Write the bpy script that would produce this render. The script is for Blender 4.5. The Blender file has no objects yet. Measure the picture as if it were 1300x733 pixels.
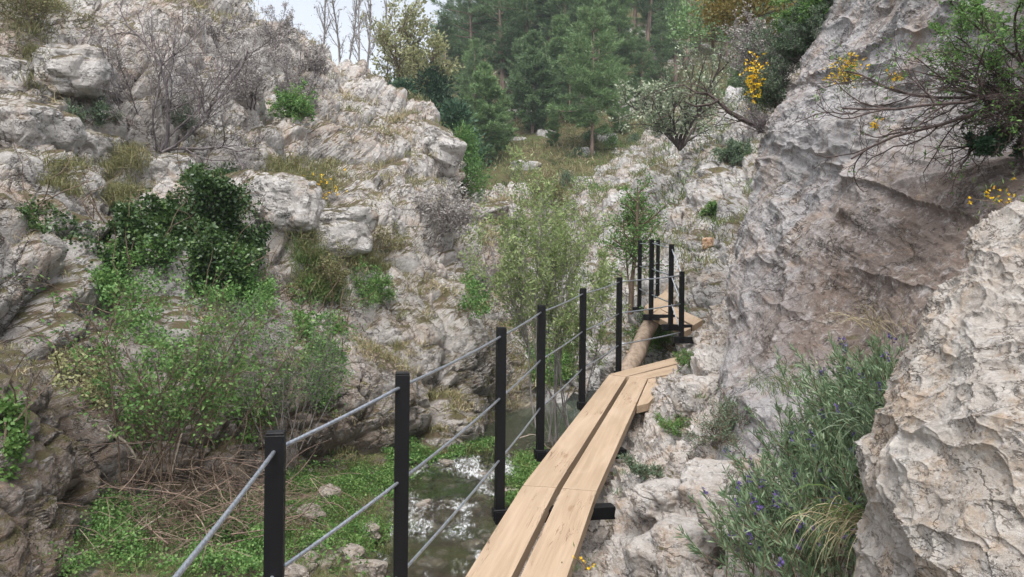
import bpy, math, random
import numpy as np
from mathutils import Matrix, Vector

# ------------------------------------------------------------------ camera
sc = bpy.context.scene
PW, PH, FPX = 1300.0, 733.0, 928.0
cam_d = bpy.data.cameras.new("camera"); cam = bpy.data.objects.new("camera", cam_d)
sc.collection.objects.link(cam); sc.camera = cam
cam_d.sensor_width = 36.0; cam_d.lens = 36.0 * FPX / PW
cam_d.clip_start = 0.05; cam_d.clip_end = 2000
ROLL = math.radians(0.65)
cam.matrix_world = Matrix.Rotation(math.radians(90), 4, 'X') @ Matrix.Rotation(ROLL, 4, 'Z')
sc.render.resolution_x = 1024; sc.render.resolution_y = 577
# ------------------------------------------------------------------ light
SUN_EL, SUN_AZ = math.radians(64), math.radians(-178)
w = bpy.data.worlds.new("World"); sc.world = w; w.use_nodes = True
nt = w.node_tree; nt.nodes.clear()
out = nt.nodes.new('ShaderNodeOutputWorld'); bg = nt.nodes.new('ShaderNodeBackground')
sky = nt.nodes.new('ShaderNodeTexSky'); sky.sky_type = 'NISHITA'; sky.sun_disc = False
sky.sun_elevation = SUN_EL; sky.sun_rotation = SUN_AZ; sky.dust_density = 3; sky.air_density = 1.0
hs = nt.nodes.new('ShaderNodeHueSaturation'); hs.inputs['Saturation'].default_value = 0.30
hs.inputs['Value'].default_value = 1.0
nt.links.new(sky.outputs[0], hs.inputs['Color']); nt.links.new(hs.outputs[0], bg.inputs[0])
nt.links.new(bg.outputs[0], out.inputs[0]); bg.inputs[1].default_value = 0.15
sl = bpy.data.lights.new("sun", 'SUN'); sl.energy = 1.45; sl.angle = math.radians(38); sl.color = (1, .975, .94)
so = bpy.data.objects.new("sun", sl); sc.collection.objects.link(so)
dirv = Vector((math.sin(SUN_AZ) * math.cos(SUN_EL), math.cos(SUN_AZ) * math.cos(SUN_EL), math.sin(SUN_EL)))
so.rotation_euler = dirv.to_track_quat('Z', 'Y').to_euler()
sc.view_settings.view_transform = 'Standard'; sc.view_settings.look = 'None'
sc.view_settings.exposure = 1.02; sc.view_settings.gamma = 1; sc.view_settings.use_curve_mapping = False
sc.cycles.max_bounces = 6; sc.cycles.diffuse_bounces = 3; sc.cycles.glossy_bounces = 2
sc.cycles.transmission_bounces = 4; sc.cycles.transparent_max_bounces = 6; sc.cycles.volume_bounces = 0
C = sc.collection

# ------------------------------------------------------------------ pixel <-> world
cr, sr = math.cos(ROLL), math.sin(ROLL)
def ray(px, py):
    u = (px - 650.0) / FPX; v = (366.5 - py) / FPX
    return np.array([cr * u - sr * v, 1.0, sr * u + cr * v])
def P(px, py, Y): return ray(px, py) * Y
def proj(p):
    p = np.asarray(p); X = p[..., 0] / p[..., 1]; Z = p[..., 2] / p[..., 1]
    return 650 + FPX * (cr * X + sr * Z), 366.5 - FPX * (-sr * X + cr * Z)
WK = (-1.57, 0.087)                                  # height of the walkway: z = WK0 + WK1*y
def WP(px, py):
    r = ray(px, py); return r * (WK[0] / (r[2] - WK[1]))

# ------------------------------------------------------------------ numpy noise
M32 = np.uint32
def h3(ix, iy, iz, seed):
    with np.errstate(over='ignore'):
        n = ix.astype(np.int64).astype(M32) * M32(374761393) + iy.astype(np.int64).astype(M32) * M32(668265263) \
            + iz.astype(np.int64).astype(M32) * M32(2147483647) + M32(seed * 974711 + 12345)
        n = (n ^ (n >> M32(13))) * M32(1274126177); n = (n ^ (n >> M32(16))) * M32(2246822519)
        return n ^ (n >> M32(15))
def f01(n): return (n & M32(0xffffff)).astype(np.float32) / np.float32(16777216)
def vnoise(p, seed=0):
    ip = np.floor(p); f = (p - ip).astype(np.float32); f = f * f * f * (f * (f * 6 - 15) + 10)
    r = 0
    for dx in (0, 1):
        wx = f[:, 0] if dx else 1 - f[:, 0]
        for dy in (0, 1):
            wy = f[:, 1] if dy else 1 - f[:, 1]
            for dz in (0, 1):
                wz = f[:, 2] if dz else 1 - f[:, 2]
                r = r + wx * wy * wz * f01(h3(ip[:, 0] + dx, ip[:, 1] + dy, ip[:, 2] + dz, seed))
    return r * 2 - 1
def fbm(p, seed=0, octv=4, g=.5):
    a = 1; s = 0; t = 0
    for k in range(octv):
        s = s + a * vnoise(p * (2.03 ** k) + 17.3 * k, seed + k); t += a; a *= g
    return s / t
def worley(p, seed):
    ip = np.floor(p); n = len(p)
    b1 = np.full(n, 9e9, np.float32); b2 = b1.copy(); bid = np.zeros(n, M32); bc = np.zeros((n, 3), np.float32)
    f = (p - ip).astype(np.float32)
    for dx in (-1, 0, 1):
        for dy in (-1, 0, 1):
            for dz in (-1, 0, 1):
                h = h3(ip[:, 0] + dx, ip[:, 1] + dy, ip[:, 2] + dz, seed)
                o = np.stack([(h & M32(1023)).astype(np.float32) / 1023 + dx, ((h >> M32(10)) & M32(1023)).astype(np.float32) / 1023 + dy,
                              ((h >> M32(20)) & M32(1023)).astype(np.float32) / 1023 + dz], 1) - f
                d = (o * o).sum(1); c = d < b1
                b2 = np.where(c, b1, np.minimum(b2, d)); b1 = np.where(c, d, b1); bid = np.where(c, h, bid)
                bc[c] = o[c]
    return np.sqrt(b1), np.sqrt(b2), bid, bc
def blocks(p, s, seed, tilt=.8, crev=.5, cw=.07, warp=.3, kk=1.6, flat=.25):
    """bulging convex blocks meeting in cracks: the upper envelope of one tilted plane per cell"""
    q = p / s
    q = q + warp * np.stack([fbm(q * 1.3 + 5, seed + 50, 2), fbm(q * 1.3 + 31, seed + 51, 2), fbm(q * 1.3 + 77, seed + 52, 2)], 1)
    ip = np.floor(q); f = (q - ip).astype(np.float32); n = len(q)
    b1 = np.full(n, -9e9, np.float32); b2 = b1.copy(); bo = np.zeros(n, np.float32)
    for dx in (-1, 0, 1):
        for dy in (-1, 0, 1):
            for dz in (-1, 0, 1):
                h = h3(ip[:, 0] + dx, ip[:, 1] + dy, ip[:, 2] + dz, seed)
                o = np.stack([(h & M32(1023)).astype(np.float32) / 1023 + dx, ((h >> M32(10)) & M32(1023)).astype(np.float32) / 1023 + dy,
                              ((h >> M32(20)) & M32(1023)).astype(np.float32) / 1023 + dz], 1) - f
                h2 = (h * M32(2654435761)) ^ (h >> M32(7))
                t = np.stack([(h2 & M32(1023)), (h2 >> M32(10)) & M32(1023), (h2 >> M32(20)) & M32(1023)], 1).astype(np.float32) / 511.5 - 1
                off = f01((h >> M32(3)) * M32(40503)) * 2 - 1
                ax, ay, az = np.abs(o[:, 0]), np.abs(o[:, 1]), np.abs(o[:, 2]); sm = o[:, 0] + o[:, 1]
                r = np.maximum(np.maximum(np.maximum(ax, ay), az), .66 * np.maximum(np.abs(sm + o[:, 2]), np.abs(sm - o[:, 2])))
                r = np.maximum(r, .66 * np.maximum(np.abs(o[:, 0] - o[:, 1] + o[:, 2]), np.abs(o[:, 1] - o[:, 0] + o[:, 2])))
                v = off * .35 - (t * o).sum(1) * tilt * .6 - kk * np.clip(r - flat, 0, 9)
                c = v > b1
                b2 = np.where(c, b1, np.maximum(b2, v)); b1 = np.where(c, v, b1); bo = np.where(c, off, bo)
    return b1 + .35 - crev * .35 * np.exp(-(b1 - b2) / cw), bo

# ------------------------------------------------------------------ mesh making
def mesh_np(name, V, Q=None, T=None, smooth=False, fattr=None, vattr=None, mats=(), fmat=None):
    V = np.asarray(V, np.float32).reshape(-1, 3)
    Q = np.zeros((0, 4), np.int32) if Q is None else np.asarray(Q, np.int32).reshape(-1, 4)
    T = np.zeros((0, 3), np.int32) if T is None else np.asarray(T, np.int32).reshape(-1, 3)
    me = bpy.data.meshes.new(name); me.vertices.add(len(V)); me.vertices.foreach_set('co', V.ravel())
    nl = Q.size + T.size; me.loops.add(nl)
    me.loops.foreach_set('vertex_index', np.concatenate([Q.ravel(), T.ravel()]).astype(np.int32))
    st = np.concatenate([np.arange(len(Q)) * 4, Q.size + np.arange(len(T)) * 3]).astype(np.int32)
    me.polygons.add(len(st)); me.polygons.foreach_set('loop_start', st)
    if fmat is not None: me.polygons.foreach_set('material_index', np.asarray(fmat, np.int32))
    me.update(calc_edges=True)
    me.polygons.foreach_set('use_smooth', np.full(len(st), bool(smooth)))
    for k, v in (fattr or {}).items():
        a = me.attributes.new(k, 'FLOAT', 'FACE'); a.data.foreach_set('value', np.asarray(v, np.float32))
    for k, v in (vattr or {}).items():
        a = me.attributes.new(k, 'FLOAT', 'POINT'); a.data.foreach_set('value', np.asarray(v, np.float32))
    for m in mats: me.materials.append(m)
    return me
class MB:
    def __init__(s): s.V = []; s.Q = []; s.T = []; s.qa = []; s.ta = []; s.n = 0
    def add(s, V, Q=None, T=None, a=None):
        V = np.asarray(V, float).reshape(-1, 3)
        if Q is not None and len(Q):
            Q = np.asarray(Q); s.Q.append(Q + s.n); s.qa.append(np.full(len(Q), .5) if a is None else np.broadcast_to(a, len(Q)))
        if T is not None and len(T):
            T = np.asarray(T); s.T.append(T + s.n); s.ta.append(np.full(len(T), .5) if a is None else np.broadcast_to(a, len(T)))
        s.V.append(V); s.n += len(V)
    def tube(s, pts, rad, k=5, cap=True):
        pts = np.asarray(pts, float); n = len(pts); rad = np.broadcast_to(rad, n)
        d = np.gradient(pts, axis=0); d /= np.linalg.norm(d, axis=1)[:, None] + 1e-9
        ref = np.array([0, 0, 1.]) if abs(d[:, 2]).mean() < .8 else np.array([1., 0, 0])
        a = np.cross(d, ref); a /= np.linalg.norm(a, axis=1)[:, None] + 1e-9; b = np.cross(d, a)
        th = np.arange(k) * 2 * math.pi / k
        V = pts[:, None] + rad[:, None, None] * (np.cos(th)[None, :, None] * a[:, None] + np.sin(th)[None, :, None] * b[:, None])
        i = np.arange(n - 1)[:, None] * k; j = np.arange(k)[None]; j2 = (j + 1) % k
        Q = np.stack([i + j, i + j2, i + k + j2, i + k + j], 2).reshape(-1, 4)
        V = V.reshape(-1, 3); T = None
        if cap:
            V = np.vstack([V, pts[0], pts[-1]]); c0 = n * k; jj = np.arange(k)
            T = np.vstack([np.stack([(jj + 1) % k, jj, np.full(k, c0)], 1), np.stack([(n - 1) * k + jj, (n - 1) * k + (jj + 1) % k, np.full(k, c0 + 1)], 1)])
        s.add(V, Q, T)
    def box(s, c, h, ax=None, bev=.0):
        ax = np.eye(3) if ax is None else np.asarray(ax, float); c = np.asarray(c, float)
        s.prism([(-h[0], -h[1]), (h[0], -h[1]), (h[0], h[1]), (-h[0], h[1])], -h[2], h[2], c, ax, bev)
    def prism(s, poly, z0, z1, c=(0, 0, 0), ax=None, bev=0):
        ax = np.eye(3) if ax is None else np.asarray(ax, float); c = np.asarray(c, float)
        poly = np.asarray(poly, float); n = len(poly)
        if bev:
            cen = poly.mean(0); dv = cen - poly; dv /= np.linalg.norm(dv, axis=1)[:, None]
            inn = poly + dv * bev * 1.4
            rings = [(inn, z0), (poly, z0 + bev), (poly, z1 - bev), (inn, z1)]
        else: rings = [(poly, z0), (poly, z1)]
        V = np.concatenate([np.hstack([p, np.full((n, 1), z)]) for p, z in rings])
        V = c + V @ ax
        j = np.arange(n); Q = np.concatenate([np.stack([r * n + j, r * n + (j + 1) % n, (r + 1) * n + (j + 1) % n, (r + 1) * n + j], 1) for r in range(len(rings) - 1)])
        m = len(rings); T = []
        if n == 4:
            Q = np.vstack([Q, [[3, 2, 1, 0]], [[(m - 1) * n + k for k in range(4)]]]); T = None
        else:
            T = [[0, k + 1, k] for k in range(1, n - 1)] + [[(m - 1) * n, (m - 1) * n + k, (m - 1) * n + k + 1] for k in range(1, n - 1)]
        s.add(V, Q, T)
    def leaves(s, c, ax, l, wd, rng, a=None, fold=0):
        """diamond leaves: base c, direction ax, length l, width wd"""
        c = np.asarray(c, float); n = len(c)
        if not n: return
        ax = ax / (np.linalg.norm(ax, axis=1)[:, None] + 1e-9)
        r = rng.normal(size=(n, 3)); sd = np.cross(ax, r); sd /= np.linalg.norm(sd, axis=1)[:, None] + 1e-9
        l = np.broadcast_to(l, n)[:, None]; wd = np.broadcast_to(wd, n)[:, None]
        V = np.stack([c, c + ax * l * .45 + sd * wd * .5, c + ax * l, c + ax * l * .45 - sd * wd * .5], 1).reshape(-1, 3)
        Q = np.arange(n * 4).reshape(-1, 4)
        s.add(V, Q, None, rng.random(n) if a is None else a)
    def blades(s, c, d, l, wd, rng, a=None, droop=.5):
        """two-segment grass blades: quad + tip triangle"""
        c = np.asarray(c, float); n = len(c)
        if not n: return
        d = d / (np.linalg.norm(d, axis=1)[:, None] + 1e-9); l = np.broadcast_to(l, n)[:, None]; wd = np.broadcast_to(wd, n)[:, None]
        sd = np.cross(d, rng.normal(size=(n, 3))); sd /= np.linalg.norm(sd, axis=1)[:, None] + 1e-9
        hz = d * [1, 1, 0] + rng.normal(size=(n, 3)) * [.3, .3, 0]
        m = c + d * l * .5; t = m + (d * (1 - droop * .5) + hz * droop - np.array([0, 0, droop * .55])) * l * .5
        V = np.stack([c - sd * wd / 2, c + sd * wd / 2, m + sd * wd * .4, m - sd * wd * .4, t], 1).reshape(-1, 3)
        i = np.arange(n) * 5; a = rng.random(n) if a is None else a
        Q = np.stack([i, i + 1, i + 2, i + 3], 1); T = np.stack([i + 3, i + 2, i + 4], 1)
        s.add(V, Q, T, a)
    def mesh(s, name, mat, smooth=False):
        V = np.concatenate(s.V) if s.V else np.zeros((0, 3))
        Q = np.concatenate(s.Q) if s.Q else None; T = np.concatenate(s.T) if s.T else None
        a = np.concatenate(s.qa + s.ta) if (s.qa or s.ta) else None
        return mesh_np(name, V, Q, T, smooth, {'rnd': a} if a is not None else None, None, [mat])
    def obj(s, name, mat, parent=None, smooth=False, origin=None):
        if origin is not None: s.V = [v - np.asarray(origin) for v in s.V]
        return link(name, s.mesh(name, mat, smooth), parent)
def link(name, me, parent=None):
    o = bpy.data.objects.new(name, me); C.objects.link(o)
    if parent is not None: o.parent = parent
    return o
def tag(o, label=None, cat=None, group=None, kind=None):
    if label: o['label'] = label
    if cat: o['category'] = cat
    if group: o['group'] = group
    if kind: o['kind'] = kind
    return o
def thing(name, loc, label, cat, group=None):
    o = bpy.data.objects.new(name, None); C.objects.link(o); o.location = Vector([float(v) for v in loc]); o.empty_display_size = .1
    return tag(o, label, cat, group)
def copy_tree(o, loc=None, rz=None, s=None, label=None, tilt=None):
    c = o.copy(); C.objects.link(c)
    for ch in list(o.children):
        d = ch.copy(); C.objects.link(d); d.parent = c
        for g in list(ch.children):
            e = g.copy(); C.objects.link(e); e.parent = d
    if loc is not None: c.location = Vector([float(v) for v in loc])
    if rz is not None: c.rotation_euler = (tilt[0] if tilt else 0, tilt[1] if tilt else 0, rz)
    if s is not None: c.scale = (s, s, s) if np.isscalar(s) else s
    if label: c['label'] = label
    return c

# ------------------------------------------------------------------ materials
def srgb(r, g, b):
    f = lambda v: (v / 12.92 if v <= .04045 else ((v + .055) / 1.055) ** 2.4)
    return tuple(f(v / 255) for v in (r, g, b)) + (1,)
class NT:
    def __init__(s, name):
        s.m = bpy.data.materials.new(name); s.m.use_nodes = True; s.t = s.m.node_tree; s.t.nodes.clear()
        s.out = s.n('ShaderNodeOutputMaterial')
    def n(s, typ, **kw):
        x = s.t.nodes.new(typ)
        for k, v in kw.items(): setattr(x, k, v)
        return x
    def l(s, a, b): s.t.links.new(a, b)
    def set(s, inp, v):
        if hasattr(v, 'is_output') or isinstance(v, bpy.types.NodeSocket): s.l(v, inp)
        else: inp.default_value = v
    def pos(s, scale=(1, 1, 1), rot=(0, 0, 0), src='Object'):
        tc = s.n('ShaderNodeTexCoord'); mp = s.n('ShaderNodeMapping')
        mp.inputs['Scale'].default_value = scale; mp.inputs['Rotation'].default_value = rot
        s.l(tc.outputs[src], mp.inputs['Vector']); return mp.outputs[0]
    def noise(s, vec, scale, detail=5, rough=.6, dist=0, out='Fac'):
        x = s.n('ShaderNodeTexNoise'); s.l(vec, x.inputs['Vector']); x.inputs['Scale'].default_value = scale
        x.inputs['Detail'].default_value = detail; x.inputs['Roughness'].default_value = rough; x.inputs['Distortion'].default_value = dist
        return x.outputs[out]
    def voro(s, vec, scale, feature='F1', out='Distance', rnd=1):
        x = s.n('ShaderNodeTexVoronoi', feature=feature); s.l(vec, x.inputs['Vector']); x.inputs['Scale'].default_value = scale
        x.inputs['Randomness'].default_value = rnd; return x.outputs[out]
    def ramp(s, fac, stops):
        x = s.n('ShaderNodeValToRGB'); e = x.color_ramp.elements
        while len(e) < len(stops): e.new(.5)
        for el, (p, c) in zip(e, stops): el.position = p; el.color = c if len(c) == 4 else tuple(c) + (1,)
        s.l(fac, x.inputs[0]); return x.outputs[0]
    def mix(s, fac, a, b, blend='MIX'):
        x = s.n('ShaderNodeMix', data_type='RGBA', blend_type=blend); s.set(x.inputs[0], fac); s.set(x.inputs[6], a); s.set(x.inputs[7], b)
        return x.outputs[2]
    def math(s, op, a, b=0., clamp=False):
        x = s.n('ShaderNodeMath', operation=op, use_clamp=clamp); s.set(x.inputs[0], a); s.set(x.inputs[1], b); return x.outputs[0]
    def mapr(s, v, a, b, c=0., d=1.):
        x = s.n('ShaderNodeMapRange', interpolation_type='SMOOTHSTEP'); s.l(v, x.inputs[0])
        for i, q in enumerate((a, b, c, d)): x.inputs[i + 1].default_value = q
        return x.outputs[0]
    def bump(s, h, strength=.5, dist=.02, normal=None):
        x = s.n('ShaderNodeBump'); x.inputs['Strength'].default_value = strength; x.inputs['Distance'].default_value = dist
        s.l(h, x.inputs['Height'])
        if normal: s.l(normal, x.inputs['Normal'])
        return x.outputs[0]
    def attr(s, name, out='Fac'): return s.n('ShaderNodeAttribute', attribute_name=name).outputs[out]
    def bsdf(s, color, rough=.8, normal=None, spec=.3, metal=0, **kw):
        x = s.n('ShaderNodeBsdfPrincipled'); s.set(x.inputs['Base Color'], color); s.set(x.inputs['Roughness'], rough)
        x.inputs['Specular IOR Level'].default_value = spec; x.inputs['Metallic'].default_value = metal
        if normal: s.l(normal, x.inputs['Normal'])
        for k, v in kw.items(): s.set(x.inputs[k], v)
        return x.outputs[0]
    def done(s, shader): s.l(shader, s.out.inputs[0]); return s.m

def rock_mat(name, pale, mid, warm, dark, fine=1.0, moss=.5, stain=.35, mosscol=srgb(96, 92, 62), veg=(.45, .75), strat=None):
    N = NT(name); p = N.pos()
    big = N.noise(p, .45 * fine, 5, .65, .6); med = N.noise(p, 2.2 * fine, 6, .7, .3); sml = N.noise(p, 11 * fine, 6, .75); tiny = N.noise(p, 60 * fine, 4, .7)
    base = N.mix(N.mapr(med, .36, .62), mid, pale)
    cell = N.attr('cell')
    base = N.mix(N.mapr(cell, -.9, 1, 0, .55), base, mid)
    wm = N.math('MULTIPLY', N.mapr(N.noise(p, .9 * fine, 6, .7, 1.0), .60 - stain * .35, .74 - stain * .35), N.mapr(sml, .25, .6))
    base = N.mix(N.math('MULTIPLY', wm, .85), base, warm)
    # weathering attribute: earthy stain low on the wall
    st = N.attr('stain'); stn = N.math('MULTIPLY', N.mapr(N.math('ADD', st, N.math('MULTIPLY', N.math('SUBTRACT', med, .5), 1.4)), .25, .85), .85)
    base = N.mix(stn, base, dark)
    # speckles of lichen, pale and dark
    sp = N.noise(p, 34 * fine, 3, .8)
    base = N.mix(N.mapr(sp, .60, .70, 0, .55), base, (.62, .61, .58, 1))
    base = N.mix(N.mapr(N.noise(p, 23 * fine, 5, .85, .5), .60, .72, 0, .6), base, (.12, .11, .10, 1))
    streak = N.noise(N.pos((6, 6, .5)), 1.4 * fine, 6, .8, .3)
    base = N.mix(N.mapr(streak, .58, .74, 0, .4), base, (.19, .18, .175, 1))
    orange = N.mapr(N.noise(p, 1.7 * fine, 5, .7, 2.0), .56, .70, 0, .55)
    base = N.mix(orange, base, (.46, .31, .19, 1))
    base = N.mix(N.mapr(tiny, .3, .7, .0, .18), base, (.08, .07, .065, 1), 'MIX')
    # mineral grain, pits and hairline cracks coloured dark brown
    base = N.mix(N.mapr(N.noise(p, 19 * fine, 8, .85), .40, .62, .24, 0), base, (.17, .15, .14, 1))
    base = N.mix(N.mapr(N.noise(p, 8 * fine, 7, .8, .4), .50, .66, 0, .45), base, (.70, .68, .67, 1))
    cks = None
    for sc2, wdt, ms in ((1.1, .015, .44), (3.6, .016, .5), (10., .02, .52)):
        lines = N.math('ABSOLUTE', N.math('SUBTRACT', N.noise(N.pos((1, 1, 1.6), (.5, .4, .8)), sc2 * fine, 6, .62, .25), .5))
        msk = N.mapr(N.noise(p, sc2 * .7 * fine + .31, 3, .5), ms, ms + .08)
        ck = N.math('MULTIPLY', N.mapr(lines, 0, wdt, 1, 0), msk); cks = ck if cks is None else N.math('MAXIMUM', cks, ck)
    base = N.mix(N.math('MULTIPLY', cks, .8), base, (.085, .07, .058, 1))
    # soil and moss on the ledges
    g = N.n('ShaderNodeNewGeometry'); sx = N.n('ShaderNodeSeparateXYZ'); N.l(g.outputs['Normal'], sx.inputs[0])
    led = N.math('MULTIPLY', N.mapr(sx.outputs[2], veg[0], veg[1]), N.mapr(N.noise(p, 1.3 * fine, 5, .7), .62 - moss * .3, .72 - moss * .3))
    base = N.mix(led, base, N.mix(N.mapr(sml, .4, .6), mosscol, (.13, .095, .06, 1)))
    crk = N.voro(N.mix(.12, p, N.noise(p, 3 * fine, 3, .6, 0, 'Color')), 5 * fine, 'DISTANCE_TO_EDGE')
    h = N.math('ADD', N.math('MULTIPLY', sml, 1.0), N.math('MULTIPLY', N.mapr(crk, 0, .04), .06))
    h = N.math('ADD', h, N.math('MULTIPLY', N.noise(p, 28 * fine, 7, .8), .8)); h = N.math('SUBTRACT', h, N.math('MULTIPLY', cks, .6))
    nrm = N.bump(h, .85, .05 / fine); nrm = N.bump(tiny, .4, .012 / fine, nrm)
    return N.done(N.bsdf(base, N.mapr(sml, .3, .7, .75, .95), nrm, .25))

def leaf_mat(name, c1, c2, c3=None, trans=.3, rough=.55, spec=.3):
    N = NT(name); r = N.attr('rnd'); oi = N.n('ShaderNodeObjectInfo')
    col = N.ramp(r, [(0, c1), (.6, c2), (1, c3 or c2)])
    v = N.n('ShaderNodeHueSaturation'); N.l(col, v.inputs['Color'])
    N.l(N.math('ADD', .88, N.math('MULTIPLY', oi.outputs['Random'], .24)), v.inputs['Value'])
    b = N.bsdf(v.outputs[0], rough, None, spec); t = N.n('ShaderNodeBsdfTranslucent'); N.l(v.outputs[0], t.inputs[0])
    m = N.n('ShaderNodeMixShader'); m.inputs[0].default_value = trans; N.l(b, m.inputs[1]); N.l(t.outputs[0], m.inputs[2])
    return N.done(m.outputs[0])
def bark_mat(name, c1, c2, sc_=12, stretch=.25):
    N = NT(name); p = N.pos((1, 1, stretch)); n = N.noise(p, sc_, 5, .7)
    return N.done(N.bsdf(N.mix(N.mapr(n, .35, .65), c1, c2), .9, N.bump(n, .6, .02), .2))

# ------------------------------------------------------------------ rock sheets
PALE = (.80, .77, .735, 1); MID = (.55, .51, .475, 1); WARM = (.50, .37, .28, 1); DARKR = (.20, .15, .115, 1)
M_cliff = rock_mat('limestone_cliff', PALE, MID, WARM, (.22, .165, .13, 1), .75, .85)
M_slope = rock_mat('limestone_slope', (.70, .685, .67, 1), (.50, .48, .46, 1), (.45, .36, .28, 1), (.28, .24, .2, 1), .8, .6)
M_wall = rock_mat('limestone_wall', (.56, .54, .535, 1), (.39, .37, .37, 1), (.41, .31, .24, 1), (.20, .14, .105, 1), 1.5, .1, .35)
M_rub = rock_mat('rubble_rock', (.68, .64, .60, 1), (.48, .44, .40, 1), (.46, .35, .26, 1), (.27, .21, .16, 1), 2.6, .3, .4)
M_near = rock_mat('near_boulder_rock', (.64, .60, .545, 1), (.47, .42, .37, 1), (.46, .34, .23, 1), (.24, .18, .14, 1), 4.5, .0, .35)

def catmull(Pt, t):
    """Pt: (K,...) control rows, t: parameters 0..K-1"""
    K = len(Pt); i = np.clip(np.floor(t).astype(int), 0, K - 2); f = (t - i)
    f = f.reshape((-1,) + (1,) * (Pt.ndim - 1))
    g = lambda k: Pt[np.clip(k, 0, K - 1)]
    p0, p1, p2, p3 = g(i - 1), g(i), g(i + 1), g(i + 2)
    p0 = np.where((i == 0).reshape(f.shape), 2 * p1 - p2, p0); p3 = np.where((i == K - 2).reshape(f.shape), 2 * p2 - p1, p3)
    cr_ = .5 * (2 * p1 + (p2 - p0) * f + (2 * p0 - 5 * p1 + 4 * p2 - p3) * f * f + (3 * p1 - p0 - 3 * p2 + p3) * f ** 3)
    li = p1 + (p2 - p1) * f
    return .55 * cr_ + .45 * li
SH = {}
def sheet(name, grid, nu, nv, layers, mat, seed=1, rot=(0, 0, 0), sq=(1, 1, 1), fb=(.5, .05), stain=None, flip=False, extra=None, fine=(), cracks=(), key=None, amp=None):
    """grid[c][r] = world point; nu columns x nv rows of vertices"""
    G = np.array(grid, float)
    def params(A, n):                                    # even spacing by average length
        d = np.linalg.norm(np.diff(A, axis=0), axis=2).mean(1) if False else None
        u, v = proj(A); L = np.hypot(np.diff(u, axis=0), np.diff(v, axis=0)).clip(8, 260).mean(1)
        c = np.concatenate([[0], np.cumsum(L)]); return np.interp(np.linspace(0, c[-1], n), c, np.arange(len(c)))
    tu = params(G, nu); tv = params(G.transpose(1, 0, 2), nv)
    A = catmull(G, tu); A = catmull(A.transpose(1, 0, 2), tv).transpose(1, 0, 2)       # nu x nv x 3
    du = np.gradient(A, axis=0); dv = np.gradient(A, axis=1)
    N_ = np.cross(du, dv); N_ /= np.linalg.norm(N_, axis=2)[..., None] + 1e-9
    if flip: N_ = -N_
    p = A.reshape(-1, 3); n = N_.reshape(-1, 3)
    R = np.array(Matrix.Rotation(rot[2], 3, 'Z') @ Matrix.Rotation(rot[1], 3, 'Y') @ Matrix.Rotation(rot[0], 3, 'X'))
    q = (p @ R) * np.array(sq); d = np.zeros(len(p)); cell = np.zeros(len(p))
    for k, (s_, a_, tl, cv) in enumerate(layers):
        b, off = blocks(q, s_, seed * 10 + k, tl, cv, kk=1.9 if k < 2 else 1.6, flat=.28 if k < 2 else .25)
        if k < 2 and amp is not None: b = b * amp(p)
        if k >= 2: b = b * np.clip(.75 + 1.6 * fbm(p / (s_ * 6), seed + 60 + k, 3), .25, 1.6)
        d += a_ * b
        if k in (1, 2): cell += off * .5
    for k, (s_, a_) in enumerate([fb] + list(fine)): d += a_ * fbm(q / s_, seed + 5 + k * 9, 5, .55)
    if extra is not None: d = extra(p, q, d)
    for k, (fs, fd, fw, an) in enumerate(cracks):
        z = fbm((q * np.array(an)) / fs, seed + 80 + k, 4, .45); m = np.clip(.3 + 2.2 * fbm(q / fs / 1.5, seed + 85 + k, 2), 0, 1)
        d -= fd * m * np.exp(-np.abs(z) / fw)
    V = p + n * d[:, None]
    i = (np.arange(nu - 1)[:, None] * nv + np.arange(nv - 1)[None]).ravel()
    Q = np.stack([i, i + nv, i + nv + 1, i + 1], 1)
    if flip: Q = Q[:, ::-1]
    st = stain(V) if stain is not None else np.zeros(len(V))
    me = mesh_np(name, V, Q, None, False, None, {'cell': cell, 'stain': st}, [mat])
    o = tag(link(name, me), kind='structure')
    Vg = V.reshape(nu, nv, 3); nn = np.cross(np.gradient(Vg, axis=0), np.gradient(Vg, axis=1)); nn /= np.linalg.norm(nn, axis=2)[..., None] + 1e-9
    if flip: nn = -nn
    u, v = proj(V); SH[key or name] = (V, nn.reshape(-1, 3), n, u, v)
    return o
def hit(px, py, names=None):
    best = None
    for k, (V, n, n0, u, v) in SH.items():
        if names and k not in names: continue
        m = np.where((np.abs(u - px) < 3) & (np.abs(v - py) < 3) & (V[:, 1] > .3))[0]
        if len(m):
            j = m[np.argmin(V[m, 1])]
            if best is None or V[j, 1] < best[0][1]: best = (V[j], n0[j])
    if best is None:
        V, n, n0, u, v = SH[(names or list(SH))[0]]
        j = np.argmin((u - px) ** 2 + (v - py) ** 2); best = (V[j], n0[j])
    return best
def col(*a): return [P(*x) for x in a]

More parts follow.
